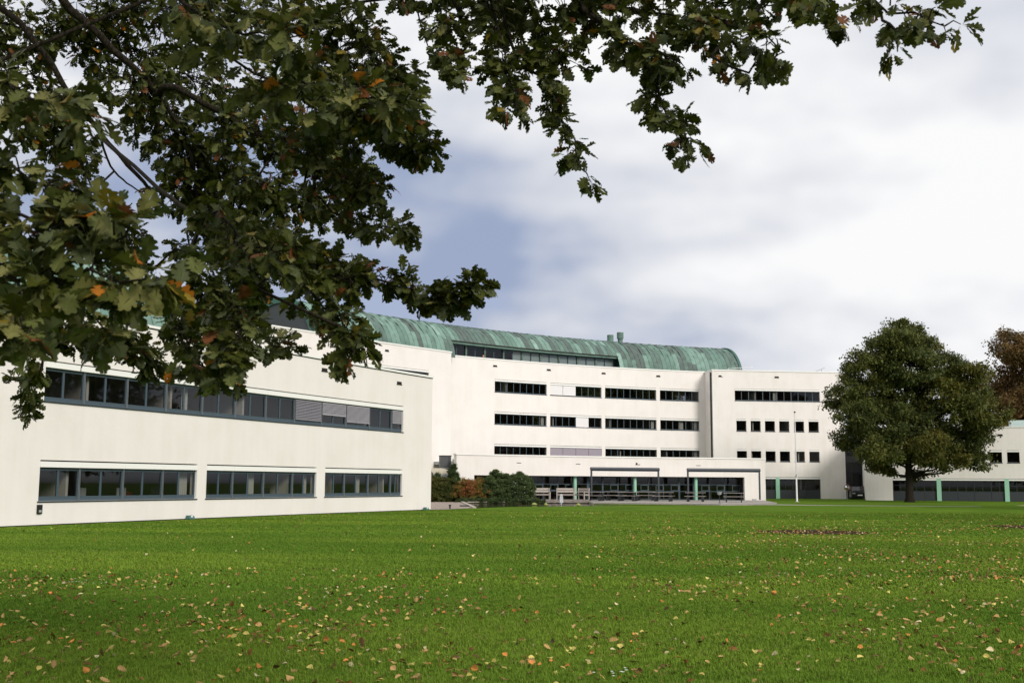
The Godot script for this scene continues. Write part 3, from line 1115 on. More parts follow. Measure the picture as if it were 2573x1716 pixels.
func small_structures() -> void:
	var d := thing("vent_tower", "dark grey metal ventilation tower beside the pavilion's left end", "vent tower", Vector3(-6.1, 0, -103.0), 0.2)
	var mb := MB.new()
	mb.box(Vector3(0, 2.0, 0), Vector3(1.0, 4.0, 0.9))
	var body := part("casing", mb, M.duct, d)
	for y in [1.0, 1.9, 2.9]:
		var sb := MB.new()
		sb.box(Vector3(0, y, 0.462), Vector3(1.02, 0.05, 0.02))
		part("joint_band", sb, M.grey, body)
	var cb := MB.new()
	cb.box(Vector3(0, 4.04, 0), Vector3(1.08, 0.07, 0.98))
	part("cap", cb, M.black, d)
	var eb := MB.new()
	eb.box(Vector3(0.3, 2.0, 0.47), Vector3(0.06, 3.9, 0.03))
	part("corner_strip", eb, M.black, d)
	var v := thing("vaulted_canopy", "small cream vaulted canopy with a grey fascia behind the clipped hedge", "canopy", Vector3(-6.9, 0, -96.6), 0.35)
	var rb := MB.new()
	for i in 12:
		var p := PI * i / 12
		var q := PI * (i + 1) / 12
		var a := Vector3(cos(p) * 1.45, 2.32 + sin(p) * 0.5, 0)
		var b := Vector3(cos(q) * 1.45, 2.32 + sin(q) * 0.5, 0)
		rb.quad(a + Vector3(0, 0, 1.6), a - Vector3(0, 0, 2.6), b - Vector3(0, 0, 2.6), b + Vector3(0, 0, 1.6))
		rb.tri(Vector3(0, 2.32, 1.6), a + Vector3(0, 0, 1.6), b + Vector3(0, 0, 1.6))
	part("vault", rb, M.cream, v)
	var fb := MB.new()
	fb.box(Vector3(0, 2.1, 1.55), Vector3(2.9, 0.42, 0.12))
	fb.box(Vector3(0, 2.05, -0.5), Vector3(2.7, 0.3, 3.8))
	part("fascia", fb, M.grey, v)
	for s in [-1.3, 1.3]:
		var pb := MB.new()
		pb.box(Vector3(s, 0.94, 1.5), Vector3(0.1, 1.88, 0.1))
		part("post", pb, M.grey, v)


# ---------------------------------------------------------------- ground
func sheet(called: String, poly: PackedVector2Array, y: float, m: Material, thick := 0.0) -> MeshInstance3D:
	var idx := Geometry2D.triangulate_polygon(poly)
	var mb := MB.new()
	for i in range(0, idx.size(), 3):
		var p := []
		for k in 3:
			p.append(Vector3(poly[idx[i + k]].x, y, poly[idx[i + k]].y))
		if (p[1] - p[0]).cross(p[2] - p[0]).y < 0:
			p = [p[0], p[2], p[1]]
		mb.tri(p[0], p[1], p[2])
	if thick > 0:
		for i in poly.size():
			var a := poly[i]
			var b := poly[(i + 1) % poly.size()]
			mb.quad(Vector3(a.x, y - thick, a.y), Vector3(b.x, y - thick, b.y), Vector3(b.x, y, b.y), Vector3(a.x, y, a.y))
	var o := part(called, mb, m, self)
	o.set_meta("kind", "structure")
	return o


func pond_outline() -> PackedVector2Array:
	return PackedVector2Array([Vector2(-2.32, -71.3), Vector2(-0.43, -75.3), Vector2(3.79, -79.0), Vector2(9.3, -82.6), Vector2(13.2, -84.0), Vector2(15.6, -84.6), Vector2(13.0, -86.5), Vector2(9.5, -88.0), Vector2(6.6, -89.2), Vector2(6.4, -94.6), Vector2(2.0, -94.4), Vector2(1.9, -92.6), Vector2(-4.0, -92.0)])


func ground() -> void:
	var pond := pond_outline()
	var lawn := MB.new()
	for half in [[-700.0, 3.0], [3.0, 700.0]]:
		var rect := PackedVector2Array([Vector2(half[0], -900), Vector2(half[1], -900), Vector2(half[1], 400), Vector2(half[0], 400)])
		for poly in Geometry2D.clip_polygons(rect, pond):
			var idx := Geometry2D.triangulate_polygon(poly)
			for i in range(0, idx.size(), 3):
				var a: Vector2 = poly[idx[i]]
				var b: Vector2 = poly[idx[i + 1]]
				var c: Vector2 = poly[idx[i + 2]]
				if (b - a).cross(c - a) > 0:
					var s := b
					b = c
					c = s
				lawn.tri(Vector3(a.x, 0, a.y), Vector3(b.x, 0, b.y), Vector3(c.x, 0, c.y))
	for i in pond.size():   # the pond's sides
		var a := pond[i]
		var b := pond[(i + 1) % pond.size()]
		lawn.quad(Vector3(a.x, 0, a.y), Vector3(b.x, 0, b.y), Vector3(b.x, -0.6, b.y), Vector3(a.x, -0.6, a.y))
	var lo := part("lawn", lawn, M.lawn, self)
	lo.set_meta("kind", "structure")
	lo.set_meta("label", "wide mown green lawn in front of the white buildings")
	var grown := Geometry2D.offset_polygon(pond, 0.05)
	var w := sheet("pond_water", grown[0], -0.07, M.water)
	w.set_meta("label", "shallow dark garden pond between lawn and terrace")
	var bank := MB.new()   # the stone rim, far and left sides
	for q in [[12, 0, 0.25], [11, 12, 0.2], [7, 6, 0.0]]:
		if q[2] == 0.0:
			continue
		var a := pond[q[0]]
		var b := pond[q[1]]
		bank.bar(Vector3(a.x, 0.03, a.y), Vector3(b.x, 0.03, b.y), q[2], 0.09)
	var bo := part("pond_rim", bank, M.stone, self)
	tag(bo, "flat stone rim along the far and left edges of the pond", "pond rim")
	var gravel := sheet("gravel_bed", PackedVector2Array([Vector2(-8.5, -93.0), Vector2(-4.2, -93.0), Vector2(-4.1, -92.2), Vector2(-2.45, -71.2), Vector2(-3.9, -67.4), Vector2(-4.72, -66.3), Vector2(-8.0, -68.5)]), 0.012, M.gravel)
	gravel.set_meta("label", "bed of pale pinkish gravel between the left building and the pond")
	var pat := sheet("terrace_paving", PackedVector2Array([Vector2(6.5, -89.4), Vector2(9.6, -88.1), Vector2(13.1, -86.6), Vector2(15.8, -84.8), Vector2(18.2, -86.0), Vector2(22.0, -93.0), Vector2(23.8, -105.8), Vector2(17.5, -105.2), Vector2(10.0, -103.5), Vector2(4.0, -101.5), Vector2(2.1, -100.0), Vector2(2.1, -94.6), Vector2(6.45, -94.8)]), 0.10, M.paving, 0.2)
	pat.set_meta("label", "pale paved terrace in front of the canteen glass")
	var path := sheet("garden_path", PackedVector2Array([Vector2(17.9, -86.2), Vector2(20.0, -87.3), Vector2(26.0, -85.9), Vector2(36.0, -85.6), Vector2(36.0, -87.0), Vector2(26.0, -87.5), Vector2(21.0, -90.5)]), 0.012, M.paving)
	path.set_meta("label", "narrow pale path leading right from the terrace across the lawn")
	var sp := sheet("sand_path", PackedVector2Array([Vector2(40.8, -91.0), Vector2(42.0, -89.0), Vector2(52.0, -89.0), Vector2(52.0, -92.5), Vector2(42.0, -92.2)]), 0.012, M.sand)
	sp.set_meta("label", "patch of pale sandy path at the far right edge of the lawn")


func site_objects() -> void:
	var arc := Arc.new(Vector2(-4.65, -94.9), Vector2(24.06, -106.1), 2.0)
	# timber deck at the pond
	var dk := thing("deck", "low grey timber deck projecting over the pond beneath the white benches", "deck", Vector3(4.2, 0.0, -95.5))
	for i in 21:
		var pb := MB.new()
		pb.box(Vector3(0, 0.2, 1.35 - i * 0.145), Vector3(4.7, 0.04, 0.138))
		part("plank", pb, M.deck, dk)
	var fb := MB.new()
	fb.box(Vector3(0, 0.08, 1.44), Vector3(4.7, 0.2, 0.05))
	part("fascia", fb, M.deck, dk)
	for x in [-2.1, -0.7, 0.7, 2.1]:
		var pb := MB.new()
		pb.box(Vector3(x, -0.25, 0.9), Vector3(0.12, 0.85, 0.12))
		part("post", pb, M.deck, dk)
	# benches
	var b := thing("garden_bench", "weathered white slatted garden bench nearest the bushes, on the deck", "bench", Vector3(2.55, 0.22, -96.0), 0.12, "white garden benches on the deck")
	for i in 4:
		var sb := MB.new()
		sb.box(Vector3(0, 0.45, 0.22 - i * 0.125), Vector3(1.6, 0.035, 0.11))
		part("seat_slat", sb, M.bench, b)
	for i in 2:
		var sb := MB.new()
		sb.box(Vector3(0, 0.68 + i * 0.20, -0.27 - i * 0.05), Vector3(1.6, 0.17, 0.03), Basis(Vector3.RIGHT, -0.2))
		part("back_slat", sb, M.bench, b)
	for s in [-0.75, 0.75]:
		for z in [-0.24, 0.24]:
			var lb := MB.new()
			lb.box(Vector3(s, (0.98 if z < 0 else 0.62) / 2, z - (0.02 if z < 0 else 0.0)), Vector3(0.075, 0.98 if z < 0 else 0.62, 0.075))
			part("leg", lb, M.bench, b)
		var ab := MB.new()
		ab.box(Vector3(s, 0.64, 0.0), Vector3(0.09, 0.04, 0.56))
		part("armrest", ab, M.bench, b)
		var rb := MB.new()
		rb.box(Vector3(s, 0.40, 0), Vector3(0.06, 0.08, 0.44))
		part("side_rail", rb, M.bench, b)
	for z in [-0.2, 0.22]:
		var rb := MB.new()
		rb.box(Vector3(0, 0.39, z), Vector3(1.5, 0.08, 0.03))
		part("seat_rail", rb, M.bench, b)
	again(b, "garden_bench", "weathered white slatted garden bench behind the fountain jet", Vector3(4.65, 0.22, -95.7), -0.05)
	again(b, "garden_bench", "weathered white slatted garden bench turned sideways next to a mint column", Vector3(6.0, 0.22, -96.2), -1.0)
	# picnic tables
	var p := thing("picnic_table", "dark picnic table nearest the deck on the terrace", "picnic table", Vector3.ZERO, 0, "picnic tables on the terrace")
	for i in 5:
		var sb := MB.new()
		sb.box(Vector3(0, 0.76, -0.31 + i * 0.155), Vector3(1.7, 0.04, 0.145))
		part("top_plank", sb, M.plank, p)
	for s in [-1, 1]:
		for i in 2:
			var sb := MB.new()
			sb.box(Vector3(0, 0.46, s * (0.66 + i * 0.155)), Vector3(1.7, 0.04, 0.145))
			part("seat_plank", sb, M.plank, p)
	for x in [-0.62, 0.62]:
		for s in [-1, 1]:
			var lb := MB.new()
			lb.box(Vector3(x, 0.37, s * 0.28), Vector3(0.10, 0.74, 0.12))
			part("leg", lb, M.black, p)
			var l2 := MB.new()
			l2.box(Vector3(x, 0.22, s * 0.74), Vector3(0.10, 0.44, 0.16))
			part("seat_leg", l2, M.black, p)
		var rb := MB.new()
		rb.box(Vector3(x, 0.39, 0), Vector3(0.08, 0.10, 1.5))
		part("cross_rail", rb, M.black, p)
		var r2 := MB.new()
		r2.box(Vector3(x, 0.70, 0), Vector3(0.08, 0.08, 0.7))
		part("top_rail", r2, M.black, p)
	p.position = Vector3(7.2, 0.1, -97.3)
	p.rotation.y = -0.35
	var words := ["dark picnic table under the left awning, second from the deck", "dark picnic table beside the left awning's right-hand post", "dark picnic table in front of the rightmost mint column", "dark picnic table at the right-hand end of the terrace"]
	var spots := [[10.1, -97.4], [13.15, -97.0], [15.75, -96.0], [18.75, -94.6]]
	for i in 4:
		again(p, "picnic_table", words[i], Vector3(spots[i][0], 0.1, spots[i][1]), -0.35 + 0.05 * i)
	again(p, "picnic_table", "dark picnic table close to the canteen glass, behind the first two tables", Vector3(9.3, 0.1, -100.3), -0.3)
	again(p, "picnic_table", "dark picnic table close to the canteen glass, behind the left awning's right-hand post", Vector3(12.1, 0.1, -101.1), -0.25)
	again(p, "picnic_table", "dark picnic table on the sandy path at the lawn's far right edge", Vector3(43.9, 0.02, -91.5), 0.4)
	# fountain
	var f := thing("fountain_jet", "small white fountain jet rising from the pond", "fountain", Vector3(3.9, -0.07, -87.6))
	var jb := MB.new()
	rng.seed = 5
	for i in 40:
		var a := rng.randf() * TAU
		var spread := rng.randf() * 0.2
		var pts := []
		var rr := []
		for k in 6:
			var q := k / 5.0
			pts.append(Vector3(cos(a) * spread * q, (0.78 - spread * 0.5) * 4 * q * (1.05 - q) + 0.02, sin(a) * spread * q))
			rr.append(0.005 + 0.005 * q)
		jb.tube(pts, rr, 4)
	jb.tube([Vector3(0, 0, 0), Vector3(0, 0.45, 0), Vector3(0, 0.78, 0)], [0.045, 0.04, 0.012], 7)
	part("jet", jb, M.spray, f)
	var nb := MB.new()
	nb.lathe(Vector3.ZERO, [[0.06, -0.3], [0.06, 0.01], [0.03, 0.05]], 10)
	part("nozzle", nb, M.black, f)
	# lily pads
	rng.seed = 6
	var pads := MB.new()
	for i in 150:
		var at := Vector3(rng.randf_range(0.6, 8.5), -0.062, 0)
		at.z = lerpf(-80.5 - at.x * 0.4, -88.5, rng.randf() ** 1.2)
		pads.tint = [Color(0.10, 0.13, 0.03), Color(0.25, 0.2, 0.05), Color(0.2, 0.13, 0.06), Color(0.07, 0.11, 0.03)][rng.randi() % 4]
		var r := rng.randf_range(0.06, 0.16)
		for k in 9:
			pads.tri(at, at + Vector3(cos(k * 0.65) * r, 0.002, -sin(k * 0.65) * r), at + Vector3(cos(k * 0.65 + 0.65) * r, 0.002, -sin(k * 0.65 + 0.65) * r))
	var po := part("lily_pads", pads, M.painted, self)
	tag(po, "floating lily pads and leaf scraps spread over the pond", "lily pads", "", "stuff")
	for q in [[1.75, -85.0, 0.22], [2.6, -84.0, 0.16], [5.0, -83.6, 0.2]]:
		var lb := MB.new()
		lb.lathe(Vector3.ZERO, [[q[2] * 0.6, 0.0], [q[2], 0.05], [q[2] * 0.8, 0.14], [q[2] * 0.3, 0.2], [0.01, 0.21]], 9)
		var lo := part("lily_clump", lb, M.lily, self)
		lo.position = Vector3(q[0], -0.07, q[1])
		tag(lo, ["tallest yellow-green lily clump in the dark left half of the pond", "small yellow-green lily clump in the middle of the pond", "yellow-green lily clump to the right of the fountain jet"][int(q[0] > 2) + int(q[0] > 4)], "water plant", "lily clumps in the pond")
	# small fittings
	for q in [[-13.55, -47.6, "green floodlight in the grass half way along the left building"], [-4.95, -65.6, "green floodlight in the grass at the left building's far corner"]]:
		var o := thing("floodlight", q[2], "floodlight", Vector3(q[0], 0, q[1]), 1.1, "floodlights along the left building")
		var mb := MB.new()
		mb.hexa([Vector3(-0.17, 0.02, 0.12), Vector3(0.17, 0.02, 0.12), Vector3(0.17, 0.02, -0.12), Vector3(-0.17, 0.02, -0.12), Vector3(-0.15, 0.15, 0.06), Vector3(0.15, 0.15, 0.06), Vector3(0.15, 0.17, -0.10), Vector3(-0.15, 0.17, -0.10)])
		part("housing", mb, M.metal_green, o)
		var gl := MB.new()
		gl.quad(Vector3(-0.06, 0.1, 0.095), Vector3(0.06, 0.1, 0.095), Vector3(0.06, 0.14, 0.07), Vector3(-0.06, 0.14, 0.07))
		part("label_plate", gl, M.trim, o)
		var st := MB.new()
		st.box(Vector3(0, 0.0, 0), Vector3(0.2, 0.05, 0.05))
		part("bracket", st, M.black, o)
	var gr := thing("drain_grate", "black flat drain grate lying in the gravel by the pond", "grate", Vector3(-3.15, 0.012, -76.0), 0.1)
	var fr := MB.new()
	for s in [-0.13, 0.13]:
		fr.box(Vector3(0, 0.04, s), Vector3(0.62, 0.08, 0.03))
		fr.box(Vector3(s * 2.3, 0.04, 0), Vector3(0.03, 0.08, 0.23))
	part("frame", fr, M.black, gr)
	for i in 9:
		var bb := MB.new()
		bb.box(Vector3(-0.24 + i * 0.06, 0.05, 0), Vector3(0.025, 0.04, 0.226))
		part("bar", bb, M.black, gr)
	var bl := thing("bollard_light", "tiny black bollard light at the gravel's front edge", "garden light", Vector3(-3.75, 0.012, -69.0))
	var lb := MB.new()
	lb.lathe(Vector3.ZERO, [[0.05, 0.0], [0.05, 0.16], [0.08, 0.18], [0.08, 0.24], [0.02, 0.26]], 10)
	part("post", lb, M.black, bl)
	var ash := thing("ashtray_stand", "slim standing ashtray with a cup-shaped top at the terrace's front edge", "ashtray", Vector3(16.6, 0.0, -89.5))
	var ab := MB.new()
	ab.lathe(Vector3.ZERO, [[0.14, 0.0], [0.14, 0.12], [0.025, 0.13], [0.025, 0.72]], 12)
	part("stem", ab, M.black, ash)
	var ac := MB.new()
	ac.lathe(Vector3(0, 0.72, 0), [[0.05, 0.0], [0.16, 0.08], [0.16, 0.18], [0.22, 0.2], [0.22, 0.24], [0.02, 0.25]], 12)
	part("bowl", ac, M.grey, ash)
	# flagpole
	var fp := thing("flagpole", "bare white flagpole standing on the lawn before the right-hand block", "flagpole", Vector3(26.2, 0, -103.0))
	var pb2 := MB.new()
	pb2.lathe(Vector3.ZERO, [[0.085, 0.0], [0.065, 3.5], [0.036, 8.0], [0.026, 8.15]], 14)
	part("pole", pb2, M.pole, fp)
	var fin := MB.new()
	fin.lathe(Vector3(0, 8.15, 0), [[0.03, 0.0], [0.09, 0.05], [0.09, 0.13], [0.01, 0.18]], 12)
	part("finial", fin, M.duct, fp)
	var cl := MB.new()
	cl.tube([Vector3(-0.02, 2.2, 0.08), Vector3(-0.06, 2.35, 0.12), Vector3(0.02, 2.6, 0.1), Vector3(-0.03, 8.1, 0.06)], [0.02, 0.05, 0.006, 0.004], 6)
	part("halyard", cl, M.duct, fp)
	var bs := MB.new()
	bs.lathe(Vector3.ZERO, [[0.2, 0.0], [0.2, 0.05], [0.11, 0.06]], 14)
	part("base", bs, M.stone, fp)
	# round traffic mirror at the corner
	var mr := thing("traffic_mirror", "round traffic mirror with a red rim at the white block's corner", "mirror", Vector3(37.0, 0, -123.6), -0.25)
	var mp := MB.new()
	mp.tube([Vector3(0, 0, -0.06), Vector3(0, 1.5, -0.06)], [0.035, 0.035], 8)
	part("post", mp, M.grey, mr)
	var md := MB.new()
	for k in 20:
		var a := TAU * k / 20
		var b2 := TAU * (k + 1) / 20
		md.tri(Vector3(0, 1.3, 0.06), Vector3(cos(a) * 0.26, 1.3 + sin(a) * 0.26, 0.01), Vector3(cos(b2) * 0.26, 1.3 + sin(b2) * 0.26, 0.01))
	part("mirror_glass", md, M.mirror, mr)
	var ri := MB.new()
	var ring := []
	var rad := []
	for k in 21:
		ring.append(Vector3(cos(TAU * k / 20) * 0.29, 1.3 + sin(TAU * k / 20) * 0.29, 0))
		rad.append(0.04)
	ri.tube(ring, rad, 6)
	part("rim", ri, M.red_dull, mr)
	car()
	rng.seed = 2


func car() -> void:
	var o := thing("parked_car", "black car parked facing out of the glazed gap beside the right-hand block", "car", Vector3(38.85, 0, -125.6), -0.22)
	var prof := [[2.1, 0.35, 0.55], [2.05, 0.75, 0.86], [1.2, 0.92, 0.90], [0.45, 1.42, 0.74], [-1.0, 1.48, 0.72], [-1.8, 1.0, 0.86], [-2.1, 0.8, 0.8], [-2.1, 0.35, 0.6]]   # z, height, half width
	var mb := MB.new()
	for i in prof.size() - 1:
		var a = prof[i]
		var b = prof[i + 1]
		mb.quad(Vector3(-a[2], a[1], a[0]), Vector3(a[2], a[1], a[0]), Vector3(b[2], b[1], b[0]), Vector3(-b[2], b[1], b[0]))
		for s in [-1.0, 1.0]:
			var p := [Vector3(s * a[2], a[1], a[0]), Vector3(s * 0.9, minf(a[1], 0.85), a[0] * 0.97), Vector3(s * 0.9, minf(b[1], 0.85), b[0] * 0.97), Vector3(s * b[2], b[1], b[0])]
			if s < 0:
				p.reverse()
			mb.quad(p[0], p[1], p[2], p[3])
	for s in [-1.0, 1.0]:
		mb.box(Vector3(s * 0.86, 0.56, 0), Vector3(0.08, 0.58, 3.9))
	mb.box(Vector3(0, 0.32, 0), Vector3(1.6, 0.2, 4.0))
	mb.box(Vector3(0, 0.5, 2.03), Vector3(1.7, 0.45, 0.12))
	part("body", mb, M.car, o)
	var ws := MB.new()
	ws.quad(Vector3(-0.8, 0.97, 1.13), Vector3(0.8, 0.97, 1.13), Vector3(0.68, 1.38, 0.54), Vector3(-0.68, 1.38, 0.54))
	part("windscreen", ws, M.glass_dark, o)
	for s in [-1.0, 1.0]:
		var hb := MB.new()
		hb.box(Vector3(s * 0.66, 0.68, 2.085), Vector3(0.34, 0.12, 0.05))
		part("headlight", hb, M.grey, o)
		var mi := MB.new()
		mi.box(Vector3(s * 0.98, 1.0, 0.8), Vector3(0.18, 0.12, 0.1))
		part("wing_mirror", mi, M.car, o)
		for z in [-1.3, 1.35]:
			var wb := MB.new()
			wb.tube([Vector3(s * 0.68, 0.31, z), Vector3(s * 0.91, 0.31, z)], [0.31, 0.31], 18)
			var wh := part("wheel", wb, M.black, o)
			var rm := MB.new()
			rm.tube([Vector3(s * 0.905, 0.31, z), Vector3(s * 0.92, 0.31, z)], [0.2, 0.2], 14)
			part("rim", rm, M.grey, wh)
	var np := MB.new()
	np.box(Vector3(0, 0.48, 2.1), Vector3(0.50, 0.11, 0.02))
	part("number_plate", np, M.trim, o)


# ---------------------------------------------------------------- leaves and trees
func leaf_shape(sd: int, fold: float, curl: float, lobes := true, coarse := false) -> Array:   # vertices, normals and shade of one leaf of length 1 along +z, its upper side +y
	var r := RandomNumberGenerator.new()
	r.seed = sd
	var edge := [[0.0, 0.012], [0.12, 0.015], [0.2, 0.10], [0.27, 0.17], [0.33, 0.10], [0.42, 0.25], [0.49, 0.24], [0.53, 0.14], [0.62, 0.31], [0.70, 0.29], [0.73, 0.17], [0.82, 0.25], [0.88, 0.22], [0.91, 0.12], [0.97, 0.10], [1.0, 0.0]]
	if not lobes:
		edge = [[0.0, 0.0], [0.1, 0.16], [0.25, 0.34], [0.45, 0.40], [0.65, 0.33], [0.82, 0.19], [0.93, 0.07], [1.0, 0.0]]
	if coarse:
		edge = [[0.0, 0.012], [0.2, 0.08], [0.3, 0.17], [0.36, 0.10], [0.47, 0.25], [0.54, 0.14], [0.67, 0.30], [0.74, 0.16], [0.86, 0.22], [1.0, 0.0]]
	var mb := MB.new()
	var pt := func(t: float, w: float, s: float) -> Vector3:
		return Vector3(s * w, fold * w - curl * t * t + 0.03 * sin(t * 9.0 + s), t)
	for s in [-1.0, 1.0]:
		var k := 0.88 + 0.24 * r.randf()
		for i in edge.size() - 1:
			var a = edge[i]
			var b = edge[i + 1]
			var j := 1.0 + 0.12 * (r.randf() - 0.5)
			var p: Vector3 = pt.call(a[0], 0.0, s)
			var q: Vector3 = pt.call(b[0], 0.0, s)
			var pe: Vector3 = pt.call(a[0], a[1] * k, s)
			var qe: Vector3 = pt.call(b[0], b[1] * k * j, s)
			edge[i + 1] = [b[0], b[1]]
			if s > 0:
				mb.quad(p, q, qe, pe)
			else:
				mb.quad(pe, qe, q, p)
	# lighter towards the midrib
	var shade := PackedFloat32Array()
	for x in mb.v:
		shade.append(1.22 if absf(x.x) < 0.01 else 0.92)
	return [mb.v, mb.n, shade]


func tinted(shape: Array, c: Color) -> PackedColorArray:
	var o := PackedColorArray()
	for s in shape[2]:
		o.append(Color(c.r * s, c.g * s, c.b * s))
	return o


func in_frame(p: Vector3, margin := 0.0) -> bool:
	var d := p - Vector3(0, 1.6, 0)
	var f := Vector3(0, 0.12595, -0.99204)
	var z := d.dot(f)
	if z < 0.3:
		return false
	return absf(d.x / z) < 0.4597 + margin and absf(d.dot(Vector3(0, 0.99204, 0.12595)) / z) < 0.3066 + margin


func oak_sprays() -> Array:
	var s := []
	s.append(["far", 0.30, 0.26, 1924, [Vector3(-4.67, 5.57, -9.21), Vector3(-3.95, 5.46, -9.40), Vector3(-3.20, 5.38, -9.60), Vector3(-2.45, 4.96, -9.79)]])
	s.append(["far", 0.33, 0.30, 1924, [Vector3(-3.12, 4.89, -8.73), Vector3(-2.75, 4.39, -9.00), Vector3(-2.44, 4.09, -9.27)]])
	s.append(["far", 0.27, 0.23, 1554, [Vector3(-2.78, 4.03, -8.92), Vector3(-2.27, 3.73, -9.20), Vector3(-1.98, 3.53, -9.48)]])
	s.append(["far", 0.22, 0.17, 1332, [Vector3(-2.34, 4.42, -8.54), Vector3(-1.70, 4.33, -8.80), Vector3(-1.23, 4.12, -9.06)]])
	s.append(["far", 0.19, 0.10, 851, [Vector3(-2.16, 3.57, -8.34), Vector3(-2.02, 3.21, -8.60), Vector3(-2.16, 3.01, -8.86)]])
	s.append(["far", 0.18, 0.14, 629, [Vector3(-2.60, 3.55, -8.73), Vector3(-2.53, 3.07, -9.00), Vector3(-2.47, 2.89, -9.27)]])
	s.append(["far", 0.18, 0.14, 777, [Vector3(-2.11, 3.92, -8.24), Vector3(-1.80, 3.82, -8.50), Vector3(-1.51, 3.78, -8.76)]])
	s.append(["far", 0.31, 0.15, 740, [Vector3(-4.65, 4.81, -9.51), Vector3(-4.22, 4.75, -9.80), Vector3(-3.97, 4.64, -10.09)]])
	s.append(["far", 0.28, 0.22, 481, [Vector3(-4.54, 5.37, -9.12), Vector3(-4.16, 5.09, -9.40), Vector3(-4.10, 4.71, -9.68)]])
	s.append(["far", 0.12, 0.09, 185, [Vector3(-3.90, 4.60, -9.70), Vector3(-3.96, 4.28, -10.00), Vector3(-4.19, 4.06, -10.30)]])
	s.append(["far", 0.15, 0.13, 481, [Vector3(-3.60, 3.95, -9.51), Vector3(-3.38, 3.71, -9.80), Vector3(-3.38, 3.24, -10.09)]])
	s.append(["far", 0.13, 0.08, 851, [Vector3(-3.83, 2.89, -7.95), Vector3(-3.51, 2.69, -8.12), Vector3(-3.28, 2.66, -8.28), Vector3(-2.91, 2.69, -8.45)]])
	s.append(["far", 0.09, 0.08, 333, [Vector3(-2.98, 2.61, -7.76), Vector3(-2.69, 2.55, -8.00), Vector3(-2.67, 2.43, -8.24)]])
	s.append(["far", 0.04, 0.05, 111, [Vector3(-3.35, 2.55, -7.76), Vector3(-3.37, 2.40, -7.92), Vector3(-3.53, 2.30, -8.08), Vector3(-3.73, 2.35, -8.24)]])
	s.append(["far", 0.04, 0.05, 125, [Vector3(-3.30, 2.39, -7.76), Vector3(-3.52, 2.21, -8.00), Vector3(-3.56, 2.07, -8.24)]])
	s.append(["far", 0.30, 0.26, 1406, [Vector3(-3.88, 5.50, -9.21), Vector3(-3.30, 5.78, -9.50), Vector3(-2.48, 5.96, -9.79)]])
	s.append(["mid", 0.22, 0.14, 875, [Vector3(-1.55, 4.69, -7.00), Vector3(-1.10, 4.46, -6.73), Vector3(-0.87, 4.18, -6.47), Vector3(-0.66, 3.87, -6.20)]])
	s.append(["mid", 0.19, 0.13, 875, [Vector3(-1.49, 4.00, -6.57), Vector3(-0.98, 3.76, -6.20), Vector3(-0.59, 3.61, -5.83)]])
	s.append(["mid", 0.14, 0.07, 525, [Vector3(-1.35, 3.86, -7.00), Vector3(-0.74, 3.71, -6.60), Vector3(-0.47, 3.50, -6.20)]])
	s.append(["mid", 0.13, 0.06, 420, [Vector3(-1.56, 3.87, -7.21), Vector3(-1.14, 3.51, -6.80), Vector3(-0.81, 3.32, -6.39)]])
	s.append(["mid", 0.08, 0.05, 252, [Vector3(-1.34, 3.45, -7.00), Vector3(-1.01, 3.22, -6.73), Vector3(-0.79, 3.08, -6.47), Vector3(-0.56, 3.04, -6.20)]])
	s.append(["mid", 0.09, 0.02, 560, [Vector3(-1.32, 2.82, -6.36), Vector3(-1.03, 2.79, -6.22), Vector3(-0.67, 2.72, -6.07), Vector3(-0.46, 2.61, -5.93), Vector3(-0.31, 2.55, -5.78), Vector3(-0.18, 2.62, -5.64)]])
	s.append(["mid", 0.10, 0.09, 280, [Vector3(-1.17, 2.67, -5.94), Vector3(-0.88, 2.43, -5.60), Vector3(-0.75, 2.20, -5.26)]])
	s.append(["mid", 0.12, 0.09, 420, [Vector3(-1.54, 3.12, -6.68), Vector3(-1.14, 2.86, -6.30), Vector3(-0.86, 2.66, -5.92)]])
	s.append(["mid", 0.10, 0.07, 322, [Vector3(-1.35, 2.55, -5.19), Vector3(-1.22, 2.26, -4.90), Vector3(-1.20, 2.08, -4.61)]])
	s.append(["mid", 0.08, 0.09, 231, [Vector3(-1.78, 2.53, -5.72), Vector3(-1.60, 2.29, -5.40), Vector3(-1.41, 2.10, -5.08)]])
	s.append(["mid", 0.07, 0.04, 154, [Vector3(-1.69, 2.68, -6.78), Vector3(-1.45, 2.43, -6.40), Vector3(-1.23, 2.32, -6.02)]])
	s.append(["mid", 0.12, 0.08, 245, [Vector3(-1.54, 2.97, -5.51), Vector3(-1.28, 2.72, -5.20), Vector3(-0.93, 2.58, -4.89)]])
	s.append(["near", 0.09, 0.07, 158, [Vector3(-2.12, 3.19, -4.13), Vector3(-1.77, 3.00, -3.90), Vector3(-1.43, 2.85, -3.67)]])
	s.append(["near", 0.10, 0.06, 165, [Vector3(-2.04, 2.78, -4.03), Vector3(-1.71, 2.66, -3.80), Vector3(-1.41, 2.53, -3.57)]])
	s.append(["near", 0.09, 0.06, 208, [Vector3(-1.92, 2.54, -3.82), Vector3(-1.52, 2.43, -3.60), Vector3(-1.20, 2.35, -3.38)]])
	s.append(["near", 0.09, 0.05, 223, [Vector3(-1.85, 2.33, -3.71), Vector3(-1.47, 2.25, -3.50), Vector3(-1.10, 2.20, -3.29)]])
	s.append(["near", 0.08, 0.04, 129, [Vector3(-2.02, 2.29, -4.13), Vector3(-1.63, 2.23, -3.90), Vector3(-1.35, 2.09, -3.67)]])
	s.append(["near", 0.07, 0.03, 93, [Vector3(-1.78, 2.37, -3.60), Vector3(-1.50, 2.14, -3.40), Vector3(-1.42, 1.99, -3.20)]])
